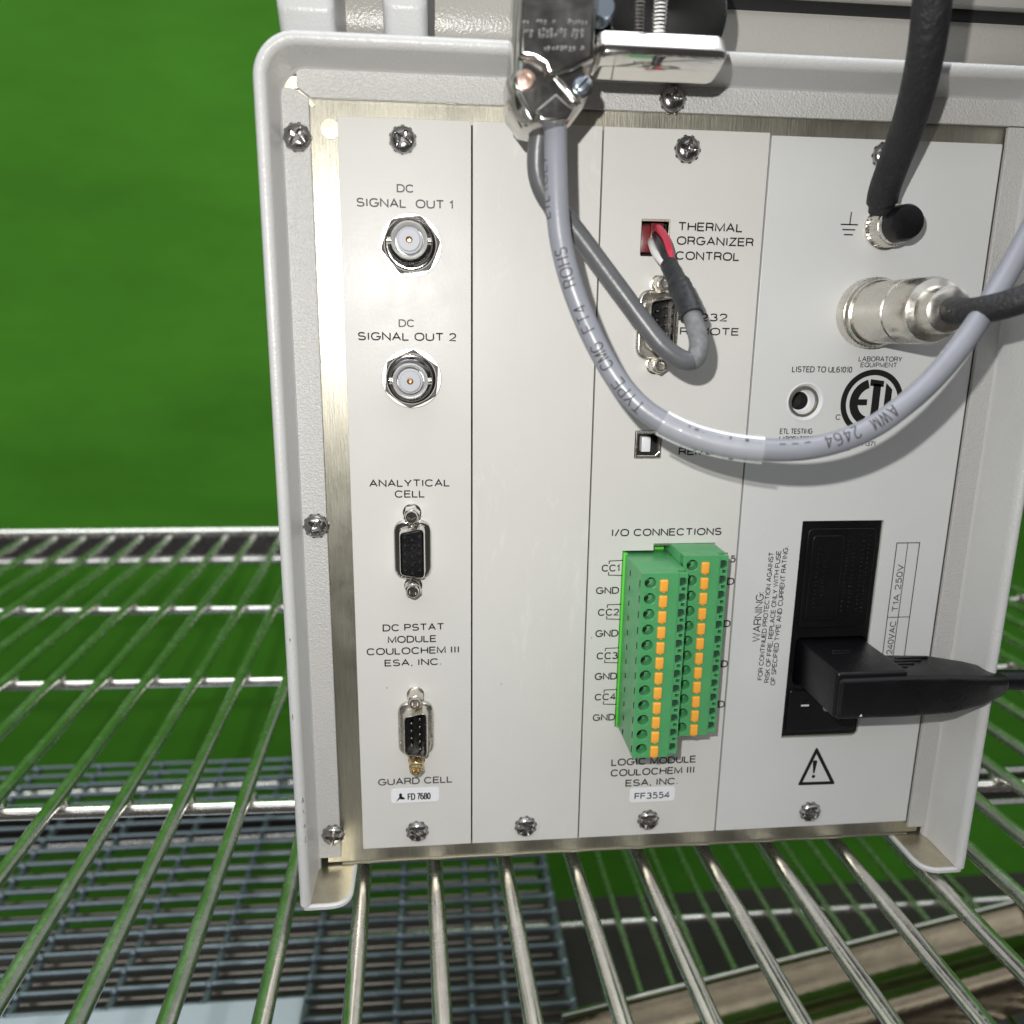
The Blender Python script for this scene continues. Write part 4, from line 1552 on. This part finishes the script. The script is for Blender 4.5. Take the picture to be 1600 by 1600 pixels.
mb.box(73, 195.3, 20.5, 30, CAM_MM.z + (281.4 - CAM_MM.z) * k0, 358, M['case2'], 1.2)
mb.build('lower_cover', ui)


def foot(x0, x1, yf, zb, r):
    """moulded foot: upright front, lower part cut back, rounded flanks"""
    sec = rpoly([(yf + 5.5, zb), (40, zb), (40, zb + 70), (yf, zb + 70), (yf, zb + 7.0)], [1.8, 0.5, 0.5, 0.5, 2.2], 5)
    cy, cz = 14.0, zb + 35
    loops = []
    n = 6
    for i in range(n + 1):
        a = math.pi / 2 * i / n
        k = r * (1 - math.sin(a))
        loops.append([(x0 + r * (1 - math.cos(a)), y + (cy - y) / abs(cy - yf) * k, z + (cz - z) / 35 * k) for y, z in sec])
    for i in range(n, -1, -1):
        a = math.pi / 2 * i / n
        k = r * (1 - math.sin(a))
        loops.append([(x1 - r * (1 - math.cos(a)), y + (cy - y) / abs(cy - yf) * k, z + (cz - z) / 35 * k) for y, z in sec])
    mb = MB()
    mb.loft(loops, M['case'])
    return mb.build('foot', ui)


foot(-54.0, -38.2, -7.0, 261.2, 2.4)
foot(-25.2, -12.8, -8.5, 262.4, 3.0)
mb = MB()  # black blocks added as the shade in the gaps below foot and body
mb.box(-46, -36.5, 2, 50, 259.6, 264.6, M['black'], 0.3)
mb.box(-30, 187, 60, 90, 259.6, 268, M['void'])
mb.build('gap_shade', ui)

cl = empty('clamp_bracket', (46, -28, 247), 'polished chrome clamp bar with threaded rod just above the case rim', 'clamp')
mb = MB()
q0, q1 = at(935, 44, -40), at(1141, 44, -40)
zt_, zb_ = at(1040, 45, -40).z, at(1040, 108, -40).z
xc = (q0.x + q1.x) / 2
hw = (q1.x - q0.x) / 2
# cross-section (y, z) swept in x with rounded ends
loops = []
for (x, k) in ((-hw + 0.2, 0.80), (-hw + 0.8, 0.92), (-hw + 2.2, 1.0), (hw - 2.2, 1.0), (hw - 0.8, 0.92), (hw - 0.2, 0.80)):
    pr = rpoly([(-40.5, zt_ - 4.2), (-37.5, zt_), (-24, zt_ + 0.5), (-23, zb_ + 2), (-30, zb_), (-36.2, zb_ + 1.2), (-40.3, zt_ - 6.0)], [0.8, 1.2, 1, 2, 1.2, 2.0, 0.8], 3)
    cy, cz = -32, (zt_ + zb_) / 2
    loops.append([(xc + x, cy + (y - cy) * k, cz + (z - cz) * k) for y, z in pr])
mb.loft(loops, M['chrome'])
mb.build('bar', cl)
mb = MB()
zz0 = zt_ - 1
prof = []
for k in range(90):
    prof.append((1.75 + 0.28 * (k % 2), k * 0.45))
mb.lathe(prof, (xc + 0.4, -33, zz0), M['chrome'], 20, axis='z', smooth=False)
mb.build('threaded_rod', cl)
mb = MB()
mb.lathe([(16.2, 0), (16.2, 1.2), (15.6, 1.8), (12, 2.0), (3, 1.2), (0.1, 1.1)], (at(1042, 18, -22).x, -22, at(1042, 18, -22).z), M['black_chrome'], 56)
mb.box(xc - 17.5, xc + 17.5, -20, -8, zt_ + 2, zt_ + 44, M['black'], 2)
mb.build('back_disc', cl)
mb = MB()
mb.lathe([(3.0, 0), (3.0, 5), (2.4, 6)], (at(945, 10, -36).x, -30, at(945, 10, -36).z), M['blue_screw'], 20)
mb.build('side_screw', cl)
